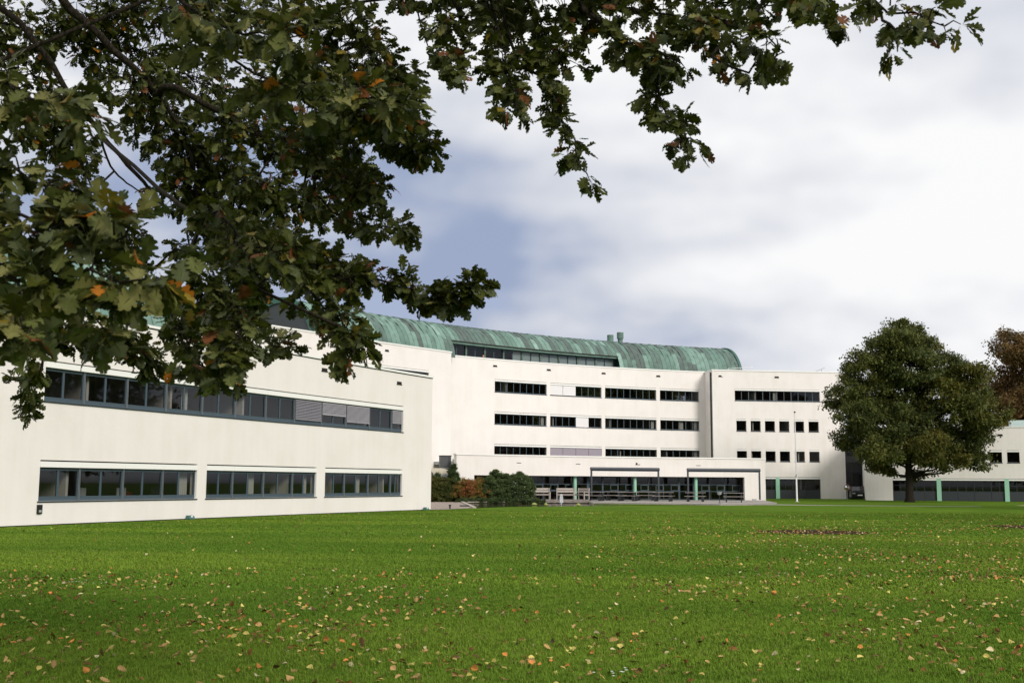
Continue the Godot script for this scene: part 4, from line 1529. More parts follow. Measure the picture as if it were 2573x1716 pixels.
	s.append(["near", 0.11, 0.08, 180, [Vector3(-1.50, 3.71, -4.56), Vector3(-1.12, 3.42, -4.30), Vector3(-0.79, 3.28, -4.04)]])
	s.append(["near", 0.12, 0.09, 180, [Vector3(-1.56, 3.68, -4.77), Vector3(-1.06, 3.28, -4.50), Vector3(-0.78, 3.05, -4.23)]])
	s.append(["near", 0.10, 0.06, 151, [Vector3(-1.15, 3.52, -4.88), Vector3(-0.71, 3.28, -4.60), Vector3(-0.44, 3.11, -4.32)]])
	s.append(["near", 0.02, 0.04, 43, [Vector3(-1.64, 2.34, -4.24), Vector3(-1.34, 2.36, -4.00), Vector3(-1.12, 2.38, -3.76)]])
	s.append(["top", 0.14, 0.08, 297, [Vector3(-0.59, 4.73, -6.57), Vector3(-0.40, 4.21, -6.20), Vector3(-0.28, 3.80, -5.83)]])
	s.append(["top", 0.15, 0.08, 405, [Vector3(-0.21, 4.63, -6.36), Vector3(-0.07, 4.02, -6.00), Vector3(0.01, 3.58, -5.64)]])
	s.append(["top", 0.15, 0.11, 351, [Vector3(-0.00, 4.73, -6.57), Vector3(0.20, 4.13, -6.20), Vector3(0.29, 3.83, -5.83)]])
	s.append(["top", 0.02, 0.09, 162, [Vector3(0.20, 3.98, -6.36), Vector3(0.22, 3.74, -6.12), Vector3(0.29, 3.51, -5.88), Vector3(0.36, 3.22, -5.64)]])
	s.append(["top", 0.12, 0.10, 297, [Vector3(0.33, 4.40, -6.15), Vector3(0.58, 4.05, -5.92), Vector3(0.72, 3.87, -5.68), Vector3(0.81, 3.75, -5.45)]])
	s.append(["top", 0.07, 0.10, 226, [Vector3(0.70, 3.95, -5.94), Vector3(0.77, 3.69, -5.71), Vector3(0.78, 3.47, -5.49), Vector3(0.84, 3.24, -5.26)]])
	s.append(["top", 0.12, 0.09, 324, [Vector3(0.50, 4.45, -6.25), Vector3(0.72, 4.25, -6.02), Vector3(0.99, 4.09, -5.78), Vector3(1.08, 3.87, -5.55)]])
	s.append(["top", 0.03, 0.09, 135, [Vector3(0.95, 4.02, -5.51), Vector3(1.01, 3.88, -5.30), Vector3(1.16, 3.73, -5.10), Vector3(1.24, 3.56, -4.89)]])
	s.append(["top", 0.02, 0.06, 43, [Vector3(1.03, 3.78, -5.51), Vector3(1.16, 3.61, -5.20), Vector3(1.17, 3.50, -4.89)]])
	s.append(["top", 0.08, 0.05, 81, [Vector3(1.30, 4.01, -5.09), Vector3(1.38, 3.75, -4.80), Vector3(1.42, 3.53, -4.51)]])
	s.append(["top", 0.08, 0.07, 113, [Vector3(1.60, 3.98, -4.98), Vector3(1.68, 3.69, -4.70), Vector3(1.79, 3.49, -4.42)]])
	s.append(["top", 0.05, 0.03, 32, [Vector3(1.74, 3.81, -4.98), Vector3(1.68, 3.57, -4.70), Vector3(1.59, 3.38, -4.42)]])
	s.append(["top", 0.13, 0.13, 378, [Vector3(-0.84, 4.80, -6.78), Vector3(-0.21, 4.54, -6.40), Vector3(0.30, 4.34, -6.02)]])
	s.append(["top", 0.11, 0.09, 405, [Vector3(0.32, 4.65, -6.57), Vector3(0.83, 4.50, -6.32), Vector3(1.30, 4.33, -6.08), Vector3(1.72, 4.26, -5.83)]])
	return s


func oak_limbs() -> Array:
	var s := []
	s.append([0.045, 0.020, [Vector3(-3.78, 5.56, -8.20), Vector3(-3.56, 5.35, -8.36), Vector3(-3.30, 5.12, -8.53), Vector3(-2.96, 4.80, -8.69), Vector3(-2.96, 4.70, -8.86)]])
	s.append([0.032, 0.012, [Vector3(-4.59, 5.75, -8.30), Vector3(-3.94, 5.21, -8.47), Vector3(-3.53, 4.63, -8.63), Vector3(-3.29, 4.32, -8.80), Vector3(-3.05, 4.04, -8.96), Vector3(-2.83, 3.79, -9.13)]])
	s.append([0.012, 0.005, [Vector3(-3.19, 4.27, -8.30), Vector3(-3.15, 4.04, -8.47), Vector3(-3.07, 3.95, -8.63), Vector3(-2.97, 3.89, -8.80)]])
	s.append([0.022, 0.010, [Vector3(-2.93, 4.77, -8.60), Vector3(-2.64, 4.32, -8.77), Vector3(-2.60, 3.85, -8.94), Vector3(-2.68, 3.64, -9.12)]])
	s.append([0.030, 0.012, [Vector3(-2.65, 4.66, -8.40), Vector3(-2.14, 4.40, -8.57), Vector3(-1.68, 4.13, -8.74), Vector3(-1.35, 4.03, -8.90)]])
	s.append([0.014, 0.008, [Vector3(-1.88, 3.14, -6.20), Vector3(-1.60, 2.96, -6.32), Vector3(-1.37, 2.86, -6.45), Vector3(-1.19, 2.79, -6.57)]])
	s.append([0.030, 0.020, [Vector3(-0.00, 4.56, -6.20), Vector3(0.26, 4.51, -6.32), Vector3(0.52, 4.50, -6.45), Vector3(0.78, 4.49, -6.57)]])
	s.append([0.030, 0.014, [Vector3(0.12, 4.49, -5.90), Vector3(0.33, 4.34, -6.02), Vector3(0.60, 4.14, -6.14), Vector3(0.79, 4.10, -6.25)]])
	s.append([0.016, 0.008, [Vector3(-0.40, 4.56, -6.10), Vector3(-0.33, 4.35, -6.22), Vector3(-0.26, 4.21, -6.34)]])
	s.append([0.016, 0.008, [Vector3(-0.15, 4.54, -6.00), Vector3(-0.04, 4.20, -6.12), Vector3(0.03, 4.01, -6.24)]])
	s.append([0.008, 0.004, [Vector3(-0.63, 4.64, -6.50), Vector3(-0.60, 4.50, -6.63), Vector3(-0.54, 4.33, -6.76)]])
	return s


func foreground_oak() -> void:
	rng.seed = 1234
	var t := thing("oak_tree", "large near oak with lobed dark green leaves, hanging over the lawn from the upper left", "tree")
	var shapes := [leaf_shape(1, 0.25, 0.18), leaf_shape(2, -0.12, 0.30), leaf_shape(3, 0.45, 0.05), leaf_shape(4, 0.1, 0.42)]
	for q in [[5, 0.25, 0.18], [6, -0.12, 0.30], [7, 0.45, 0.05], [8, 0.1, 0.42]]:   # the same leaves with fewer points, for the farther boughs
		shapes.append(leaf_shape(q[0], q[1], q[2], true, true))
	var palette := [[0.047, 0.056, 0.008], [0.062, 0.072, 0.012], [0.036, 0.047, 0.010], [0.115, 0.128, 0.036], [0.082, 0.098, 0.040], [0.19, 0.185, 0.062], [0.21, 0.155, 0.022], [0.42, 0.15, 0.018], [0.16, 0.062, 0.022]]
	var weights := [24, 26, 20, 14, 12, 7, 1.6, 0.7, 2.2]
	var near_weights := [12, 16, 12, 26, 20, 26, 2.4, 1.2, 2.6]
	var tints := []
	for p in palette:
		var row := []
		for s in shapes:
			row.append(tinted(s, Color(p[0], p[1], p[2])))
		tints.append(row)
	var trunk_at := Vector3(-4.6, 0, 2.2)
	var tb := MB.new()
	tb.tube([trunk_at + Vector3(0, -0.1, 0), trunk_at + Vector3(0, 0.25, 0), trunk_at + Vector3(0.05, 1.5, 0), trunk_at + Vector3(0.1, 3.6, -0.2), trunk_at + Vector3(0.0, 6.5, -0.3), trunk_at + Vector3(-0.4, 10.0, 0.3)], [0.62, 0.48, 0.40, 0.36, 0.26, 0.08], 14)
	part("trunk", tb, M.bark, t)
	var nodes := []
	var limbs := [[0.16, 0.06, [trunk_at + Vector3(0.1, 3.4, -0.2), Vector3(-3.6, 4.1, 0.0), Vector3(-3.0, 3.9, -1.8), Vector3(-2.5, 3.5, -3.0)]], [0.2, 0.08, [trunk_at + Vector3(0.1, 4.4, -0.2), Vector3(-4.8, 6.0, -2.0), Vector3(-4.9, 6.2, -5.5), Vector3(-4.8, 6.1, -7.6)]], [0.2, 0.06, [trunk_at + Vector3(0.05, 5.0, -0.2), Vector3(-2.4, 6.4, -1.5), Vector3(-0.6, 5.9, -4.0), Vector3(0.4, 5.3, -5.2), Vector3(2.2, 4.9, -5.4)]]]
	for l in oak_limbs():
		limbs.append(l)
	for i in limbs.size():
		var pts: Array = limbs[i][2]
		if i > 2:   # rooted on the nearest earlier limb
			var best: Vector3 = nodes[0]
			for n in nodes:
				if n.distance_to(pts[0]) < best.distance_to(pts[0]):
					best = n
			pts = [best] + pts
		var fine := []
		var rad := []
		for k in pts.size() - 1:
			for q in 4:
				var x := q / 4.0
				var p0: Vector3 = pts[maxi(k - 1, 0)]
				var p3: Vector3 = pts[mini(k + 2, pts.size() - 1)]
				fine.append(pts[k].cubic_interpolate(pts[k + 1], p0, p3, x))
		fine.append(pts[-1])
		for k in fine.size():
			rad.append(lerpf(limbs[i][0], limbs[i][1], float(k) / (fine.size() - 1)))
			if k > 0 and k < fine.size() - 1:
				fine[k] += Vector3(rng.randf() - 0.5, rng.randf() - 0.5, rng.randf() - 0.5) * float(rad[k]) * 1.1
		var mb := MB.new()
		mb.tube(fine, rad, 9)
		part("branch", mb, M.bark, t)
		nodes.append_array(fine)
	var leaves := []   # [transform, shape, colour, distance]
	for s in oak_sprays():
		var layer: String = s[0]
		var pts: Array = s[4]
		var tw := MB.new()
		var wt: Array = near_weights if layer == "near" else weights
		var total := 0.0
		for w in wt:
			total += w
		var best: Vector3 = nodes[0]
		for n in nodes:
			if n.distance_to(pts[0]) < best.distance_to(pts[0]):
				best = n
		var stem := [best]
		for k in pts.size() - 1:
			for q in 3:
				stem.append(pts[k].cubic_interpolate(pts[k + 1], pts[maxi(k - 1, 0)], pts[mini(k + 2, pts.size() - 1)], q / 3.0) + Vector3(rng.randf() - 0.5, rng.randf() - 0.5, rng.randf() - 0.5) * 0.06)
		stem.append(pts[-1])
		var rad := []
		for k in stem.size():
			rad.append(lerpf(0.009, 0.003, float(k) / (stem.size() - 1)))
		tw.tube(stem, rad, 6)
		nodes.append_array(stem.slice(1))
		var count: int = s[3]
		var groups := maxi(2, int(count / 6.0))
		for g in groups:
			var x := clampf((g + rng.randf()) / groups * 1.04, 0, 1)
			var f := x * (pts.size() - 1)
			var k := mini(int(f), pts.size() - 2)
			var on: Vector3 = pts[k].lerp(pts[k + 1], f - k)
			var r := lerpf(s[1], s[2], x)
			var off := Vector3(rng.randfn(), rng.randfn() * 0.9 - 0.15, rng.randfn()).limit_length(1.5) * r * 0.62
			var centre := on + off
			if off.length() > 0.05:
				tw.tube([on, on.lerp(centre, 0.55) + Vector3(0, 0.02, 0), centre], [0.004, 0.003, 0.002], 4)
			var out: Vector3 = off.normalized() * 0.8 + (pts[k + 1] - pts[k]).normalized() * 0.5 + Vector3(0, -0.25, 0)
			for q in 6:
				if layer == "near" and q > 4 and rng.randf() < 0.5:
					continue
				var dir: Vector3 = (out + Vector3(rng.randfn(), rng.randfn() * 0.8, rng.randfn()) * 0.75).normalized()
				var up := (Vector3.UP + Vector3(rng.randfn(), rng.randfn() * 0.4, rng.randfn()) * 0.55)
				var side := up.cross(dir)
				if side.length() < 0.1:
					side = Vector3.RIGHT
				side = side.normalized()
				var size := rng.randf_range(0.062, 0.112) * (1.15 if layer == "near" else 1.0)
				var b := Basis(side, dir.cross(side), dir) * size
				var w := rng.randf() * total
				var c := 0
				while w > wt[c]:
					w -= wt[c]
					c += 1
				leaves.append([Transform3D(b, centre + dir * 0.008), rng.randi() % 4 + (4 if layer == "far" else 0), c, centre.length()])
		part("twig", tw, M.bark, t)
	# the rest of the crown, above and behind the photographer
	for i in 2300:
		var p := Vector3(rng.randfn() * 3.8 - 1.6, rng.randfn() * 1.8 + 7.6, rng.randfn() * 3.6 - 1.5)
		if p.y < 3.6 or in_frame(p, 0.06) or (p - Vector3(0, 1.6, 0)).length() < 2.0:
			continue
		for q in 5:
			var dir := Vector3(rng.randfn(), rng.randfn() * 0.6 - 0.2, rng.randfn()).normalized()
			var side := (Vector3.UP + Vector3(rng.randfn(), 0, rng.randfn()) * 0.5).cross(dir).normalized()
			var b := Basis(side, dir.cross(side), dir) * rng.randf_range(0.12, 0.2)
			leaves.append([Transform3D(b, p), 4 + rng.randi() % 4, rng.randi() % 5, 99.0])
	leaves.sort_custom(func(a, b): return a[3] < b[3])
	var stuff := MB.new()
	var shown := 0
	var cache := {}
	for l in leaves:
		if shown < 300 and in_frame(l[0].origin):
			var key := "%d_%d" % [l[1], l[2]]
			if not cache.has(key):
				var lm := MB.new()
				lm.add(Transform3D(), shapes[l[1]][0], shapes[l[1]][1], tints[l[2]][l[1]])
				cache[key] = lm.mesh(M.leaf)
			var o := part("oak_leaf", cache[key], null, t)
			o.transform = l[0]
			shown += 1
		else:
			stuff.add(l[0], shapes[l[1]][0], shapes[l[1]][1], tints[l[2]][l[1]])
	var so := part("foliage", stuff, M.leaf, t)
	so.set_meta("kind", "stuff")


var clump_mesh := {}


func clump(kind: String) -> ArrayMesh:   # a small spray of leaves about one unit across
	if clump_mesh.has(kind):
		return clump_mesh[kind]
	var r := RandomNumberGenerator.new()
	r.seed = hash(kind) % 1000
	var mb := MB.new()
	for i in (11 if kind == "tree" else 14):
		var at := Vector3(r.randfn(), r.randfn() * 0.7, r.randfn()) * 0.24
		var dir := (at + Vector3(r.randfn(), r.randfn() * 0.6, r.randfn()) * 0.25).normalized()
		if kind == "upright":
			dir = (dir * 0.6 + Vector3.UP * 0.9).normalized()
		var up := Vector3(r.randfn() * 0.6, 1, r.randfn() * 0.6)
		var side := up.cross(dir).normalized()
		var l := r.randf_range(0.28, 0.46)
		var w := l * 0.33
		var n := dir.cross(side)
		mb.tint = Color(1, 1, 1) * r.randf_range(0.8, 1.2)
		var a := at
		var b := at + dir * l * 0.5 + side * w - n * 0.03
		var c := at + dir * l - n * 0.09
		var d := at + dir * l * 0.5 - side * w - n * 0.03
		mb.tri(a, b, c)
		mb.tri(a, c, d)
	clump_mesh[kind] = mb.mesh(M.leaf)
	return clump_mesh[kind]


# a crown of leaf sprays spread through overlapping lobes: [x, y, z, radius]; each lobe gets its own cast of the palette
func crown(called: String, parent: Node, lobes: Array, n: int, size: float, palette: Array, sd: int, kind := "tree", squash := 0.8, fill := 0.55) -> void:
	rng.seed = sd
	var total := 0.0
	for l in lobes:
		total += l[3] * l[3]
	var mm := MultiMesh.new()
	mm.transform_format = MultiMesh.TRANSFORM_3D
	mm.use_colors = true
	mm.mesh = clump(kind)
	var xs := []
	for l in lobes:
		var base: Color = palette[rng.randi() % palette.size()]
		# sprays gather in boughs so that gaps stay between them
		var boughs := maxi(4, int(l[3] * l[3] * (8.5 if kind == "tree" else 60.0)))
		var bs := []
		for i in boughs:
			var d := Vector3(rng.randfn(), rng.randfn(), rng.randfn()).normalized()
			bs.append(Vector3(l[0], l[1], l[2]) + Vector3(d.x, d.y * squash, d.z) * l[3] * (fill + (1.0 - fill) * rng.randf()))
		for i in int(n * l[3] * l[3] / total):
			var o: Vector3 = bs[rng.randi() % boughs]
			var p: Vector3 = o + Vector3(rng.randfn(), rng.randfn() * 0.55, rng.randfn()) * (minf(0.33, l[3] * 0.2) * (size / 0.55) if kind == "tree" else l[3] * 0.16)
			var c := base.lerp(palette[rng.randi() % palette.size()], 0.55) * rng.randf_range(0.92, 1.4)
			c.a = 1.0
			var b := Basis.from_euler(Vector3(rng.randfn() * 0.5, rng.randf() * TAU, rng.randfn() * 0.5)) * size * rng.randf_range(0.7, 1.25)
			xs.append([Transform3D(b, p), c])
	mm.instance_count = xs.size()
	for i in xs.size():
		mm.set_instance_transform(i, xs[i][0])
		mm.set_instance_color(i, xs[i][1])
	var o := MultiMeshInstance3D.new()
	o.name = numbered(parent, called)
	o.multimesh = mm
	parent.add_child(o, true)
	o.set_meta("kind", "stuff")


func wood(parent: Node, height: float, r0: float, lobes: Array, fork: float) -> void:
	var tb := MB.new()
	tb.tube([Vector3(0, -0.1, 0), Vector3(0, 0.12, 0), Vector3(0, 0.5, 0), Vector3(0.03, fork, 0), Vector3(-0.05, height * 0.55, 0.1), Vector3(0.05, height * 0.9, 0)], [r0 * 1.7, r0 * 1.35, r0 * 1.06, r0 * 0.92, r0 * 0.5, 0.04], 12)
	part("trunk", tb, M.bark, parent)
	for l in lobes:
		var y := clampf(l[1] * 0.72 - 0.4, fork, height * 0.8)
		var a := Vector3(0, y, 0)
		var b := Vector3(l[0], l[1], l[2])
		var mb := MB.new()
		mb.tube([a, a.lerp(b, 0.5) + Vector3(0, -0.35, 0), b], [r0 * 0.34, r0 * 0.2, 0.03], 7)
		part("limb", mb, M.bark, parent)


func trees() -> void:
	rng.seed = 44
	var t := thing("oak_tree", "broad full-crowned oak turning olive and gold on the lawn at right", "tree", Vector3(37.6, 0, -106.0))
	var lobes := []
	for q in [[650, 270, 150], [560, 330, 150], [740, 300, 140], [480, 390, 150], [830, 370, 150], [350, 520, 160], [930, 480, 150], [650, 480, 210], [250, 640, 130], [190, 720, 90], [430, 680, 190], [650, 720, 240], [900, 680, 200], [1010, 560, 120], [1100, 560, 120], [1150, 700, 150], [1170, 850, 150], [1060, 820, 170], [300, 830, 170], [500, 880, 200], [760, 900, 210], [1200, 960, 110], [1080, 1030, 150], [920, 1040, 170], [290, 990, 130], [400, 1080, 130], [560, 1060, 160], [740, 1080, 150], [480, 1190, 80], [560, 1230, 60], [830, 1180, 90], [1120, 1170, 75], [740, 1240, 60], [980, 1140, 90], [700, 190, 60], [1090, 470, 60]]:
		lobes.append([(q[0] - 655) / 75.3, (1455 - q[1]) / 75.3, (rng.randf() - 0.5) * 4.6 * (1.0 if q[2] > 100 else 0.7), q[2] / 75.3])
	wood(t, 15.0, 0.36, lobes, 2.4)
	var olive := [Color(0.092, 0.106, 0.022), Color(0.115, 0.125, 0.030), Color(0.068, 0.084, 0.020), Color(0.055, 0.074, 0.024), Color(0.115, 0.110, 0.020), Color(0.112, 0.098, 0.018), Color(0.064, 0.088, 0.026)]
	crown("crown", t, lobes, 21000, 0.56, olive, 45)
	var b := thing("autumn_tree", "tall russet-brown autumn tree rising behind the low wing at far right", "tree", Vector3(66.5, 0, -140.0))
	lobes = []
	for i in 46:
		var y := rng.randf_range(4.0, 19.2)
		var w := 7.0 * sqrt(maxf(0.05, 1.0 - pow((y - 10.5) / 10.5, 2)))
		var a := TAU * i / 46.0 * 7.0 + rng.randf()
		lobes.append([cos(a) * w * rng.randf_range(0.4, 0.95), y, sin(a) * w * rng.randf_range(0.3, 0.9), rng.randf_range(2.0, 2.9)])
	wood(b, 19.5, 0.35, lobes, 4.0)
	crown("crown", b, lobes, 15000, 0.8, [Color(0.15, 0.085, 0.03), Color(0.18, 0.105, 0.035), Color(0.11, 0.075, 0.026), Color(0.10, 0.085, 0.028)], 46)
	# trees across the lawn, outside the frame: the glass of the curved front mirrors them
	var k := 0
	for q in [[47, -70, 16], [55, -53, 18], [40, -36, 16], [86, -68, 17.6], [94, -57, 17], [58, 36, 17], [30, 44, 16], [0, 48, 18], [-30, 46, 15]]:
		var o := thing("park_tree", ["tall olive tree across the lawn, first in the row mirrored by the curved front", "broad dark tree across the lawn, second in the mirrored row", "round olive tree across the lawn, third in the mirrored row", "tallest dark tree across the lawn, behind the mirrored row", "olive tree across the lawn, last in the mirrored row", "dark tree on the lawn's near right side, behind the viewer", "olive tree right behind the viewer's path", "tallest tree directly behind the viewer", "round tree behind the viewer on the left"][k], "tree", Vector3(q[0], 0, q[1]), 0, "trees on the far side of the lawn")
		lobes = []
		for i in 16:
			var y := rng.randf_range(3.5, q[2] - 2.0)
			var w: float = q[2] * 0.36 * sqrt(maxf(0.05, 1.0 - pow((y - q[2] * 0.5) / (q[2] * 0.52), 2)))
			var a := rng.randf() * TAU
			lobes.append([cos(a) * w * 0.7, y, sin(a) * w * 0.7, rng.randf_range(1.6, 2.8)])
		wood(o, q[2] - 1.0, 0.35, lobes, 2.5)
		crown("crown", o, lobes, 1500, 1.3, olive, 60 + k)
		k += 1


func bush(called: String, label: String, at: Vector3, lobes: Array, n: int, size: float, palette: Array, sd: int, kind := "bush", category := "bush") -> void:
	var t := thing(called, label, category, at)
	var sb := MB.new()
	for l in lobes:
		sb.tube([Vector3(l[0] * 0.4, 0, l[2] * 0.4), Vector3(l[0] * 0.8, l[1] * 0.6, l[2] * 0.8), Vector3(l[0], l[1], l[2])], [0.04, 0.03, 0.01], 5)
	part("stems", sb, M.bark, t)
	crown("foliage", t, lobes, n, size, palette, sd, kind, 0.95, 0.7)


func shrubs() -> void:
	var dark := [Color(0.056, 0.086, 0.028), Color(0.072, 0.105, 0.034), Color(0.086, 0.12, 0.042), Color(0.052, 0.078, 0.03)]
	var hedge := []
	for x in [-1.1, -0.4, 0.3, 0.85]:
		for z in [0.0, -0.8]:
			for y in [0.45, 1.05, 1.5]:
				hedge.append([x + (0.1 if y == 1.05 else 0.0), y, z, 0.52])
	bush("clipped_hedge", "rounded clipped olive hedge between the left building and the pavilion", Vector3(-5.95, 0, -93.6), hedge, 9000, 0.2, [Color(0.072, 0.092, 0.024), Color(0.09, 0.105, 0.028), Color(0.058, 0.082, 0.022), Color(0.12, 0.11, 0.028)], 71, "bush", "hedge")
	bush("ivy", "dark ivy heap hanging at the left end of the canopy fascia", Vector3(-6.75, 0, -94.7), [[-0.2, 2.0, 0, 0.4], [0.35, 2.1, 0, 0.35], [0.0, 1.6, 0, 0.5], [-0.3, 1.0, 0, 0.5], [0.2, 0.4, 0, 0.5]], 1900, 0.2, dark, 72, "bush", "ivy")
	bush("climbing_plant", "dark climbing plant at the pavilion's left corner, beside the vent tower", Vector3(-4.85, 0, -94.35), [[0.0, 2.9, 0, 0.22], [-0.1, 2.4, 0, 0.4], [0.05, 1.9, 0, 0.42], [0.0, 1.3, 0, 0.4], [0.0, 0.6, 0, 0.4]], 2000, 0.2, dark, 73, "bush", "climber")
	var red := []
	for q in [[-1.0, 0.7, 0.75], [-0.3, 0.9, 0.9], [0.5, 0.95, 0.85], [-0.6, 1.3, 0.55], [0.3, 1.45, 0.5], [0.9, 1.2, 0.5], [1.0, 0.6, 0.7], [0.0, 0.5, 0.8], [-1.35, 0.45, 0.45]]:
		red.append([q[0] * 1.12, q[1] * 1.12, (q[2] - 0.7) * 0.6, q[2] * 0.86])
	bush("azalea_bush", "azalea bush turning orange-red on top, left of the dark bushes", Vector3(-3.1, 0, -93.4), red, 5200, 0.22, [Color(0.30, 0.10, 0.04), Color(0.20, 0.14, 0.03), Color(0.36, 0.16, 0.05), Color(0.13, 0.14, 0.03), Color(0.24, 0.09, 0.05), Color(0.16, 0.15, 0.03)], 74)
	var g1 := []
	for q in [[-0.5, 0.8, 0.9], [0.4, 0.8, 0.9], [0.0, 1.5, 0.85], [-0.5, 1.7, 0.6], [0.4, 1.8, 0.65], [-0.1, 2.3, 0.42], [0.75, 1.4, 0.5]]:
		g1.append([q[0], q[1], (q[2] - 0.7) * 0.5, q[2] * 0.9])
	bush("evergreen_bush", "tall dark evergreen bush with shaggy top, next to the orange azalea", Vector3(-1.2, 0, -93.6), g1, 7000, 0.22, dark, 75, "upright")
	var g2 := []
	for q in [[-0.4, 0.8, 0.85], [0.45, 0.8, 0.8], [0.0, 1.4, 0.85], [0.5, 1.5, 0.55], [-0.4, 1.7, 0.6], [0.1, 2.0, 0.5], [0.75, 0.9, 0.5]]:
		g2.append([q[0], q[1], (q[2] - 0.7) * 0.5, q[2] * 0.9])
	bush("flowering_bush", "dark bush speckled with white flower heads, closest to the garden bench", Vector3(0.75, 0, -93.9), g2, 7000, 0.22, dark, 76, "upright")
	var f := get_node("flowering_bush")
	rng.seed = 9
	var fb := MB.new()
	for i in 110:
		var l: Array = g2[rng.randi() % g2.size()]
		var d := Vector3(rng.randfn(), rng.randfn() * 0.8, absf(rng.randfn())).normalized()
		var p := Vector3(l[0], l[1], l[2]) + d * float(l[3]) * 1.03
		for k in 4:
			var q := p + Vector3(rng.randfn(), rng.randfn(), rng.randfn()) * 0.02
			fb.tri(q, q + Vector3(0.032, 0.01, 0.01), q + Vector3(0.01, 0.032, 0.0))
	var fo := part("flower_heads", fb, M.trim, f)
	fo.set_meta("kind", "stuff")
	var low := []
	for i in 22:
		low.append([i * 0.33 - 3.5, 0.12, (i % 3) * 0.1, 0.26])
	bush("ground_cover", "low dark ground cover along the pond's far rim beneath the bushes", Vector3(-0.9, 0, -92.35), low, 1700, 0.2, dark, 77, "bush", "ground cover")


# ---------------------------------------------------------------- lawn cover
func grass() -> void:
	rng.seed = 88
	var patch := FastNoiseLite.new()
	patch.seed = 4
	patch.frequency = 0.09
	patch.fractal_octaves = 4
	for band in [[8.6, 17.0, 330.0, 0.036, 10, 0.0028], [17.0, 34.0, 120.0, 0.036, 9, 0.006], [34.0, 66.0, 24.0, 0.036, 9, 0.012]]:
		var mb := MB.new()
		for i in int(band[4]):
			var a := rng.randf() * TAU
			var at := Vector3(rng.randfn(), 0, rng.randfn()) * (0.035 if band[0] < 15 else 0.07)
			var lean := Vector3(cos(a), 0, sin(a)) * rng.randf_range(0.2, 0.75)
			var side := Vector3(-sin(a), 0, cos(a)) * float(band[5])
			var h: float = band[3] * rng.randf_range(0.6, 1.2)
			var m := at + Vector3(0, h * 0.6, 0) + lean * h * 0.3
			var e := at + Vector3(0, h * 0.95, 0) + lean * h
			mb.tint = Color(0.85, 0.87, 0.85)
			mb.quad(at - side, at + side, m + side * 0.8, m - side * 0.8)
			mb.tint = Color(1.05, 1.05, 1.0)
			mb.tri(m - side * 0.8, m + side * 0.8, e)
		var xs := []
		var d0: float = band[0]
		var d1: float = band[1]
		var count := int(0.5 * (d1 * d1 - d0 * d0) * 1.02 * float(band[2]))
		for i in count:
			var d := sqrt(lerpf(d0 * d0, d1 * d1, rng.randf()))
			var x := d * (rng.randf() - 0.5) * 1.02
			var p := Vector3(x, 0, -d)
			if p.x < -5.0 and p.x < lerpf(-20.9, -4.75, (d - 29.6) / 36.9) + 0.2 and d > 26:
				continue
			if Vector2(p.x - 10.3, p.z + 38.2).length() < 1.75 or Vector2(p.x - 20.6, p.z + 44.0).length() < 1.8:
				continue
			var n := patch.get_noise_2d(p.x * 0.5, p.z * 1.9)
			var c := Color(0.106, 0.190, 0.024).lerp(Color(0.166, 0.248, 0.032), clampf(0.5 + n * 1.5, 0, 1)) * rng.randf_range(0.8, 1.2)
			if rng.randf() < 0.03:
				c = Color(0.2, 0.2, 0.06)
			c.a = 1
			xs.append([Transform3D(Basis(Vector3.UP, rng.randf() * TAU) * rng.randf_range(0.75, 1.25), p), c])
		var mm := MultiMesh.new()
		mm.transform_format = MultiMesh.TRANSFORM_3D
		mm.use_colors = true
		mm.mesh = mb.mesh(M.blade)
		mm.instance_count = xs.size()
		for i in xs.size():
			mm.set_instance_transform(i, xs[i][0])
			mm.set_instance_color(i, xs[i][1])
		var o := MultiMeshInstance3D.new()
		o.name = numbered(self, "grass")
		o.multimesh = mm
		add_child(o, true)
		tag(o, ["short mown grass blades of the lawn in the foreground", "mown grass of the lawn in the middle distance", "mown grass of the far lawn near the buildings"][0 if d0 < 10 else 1 if d0 < 20 else 2], "grass", "", "stuff")


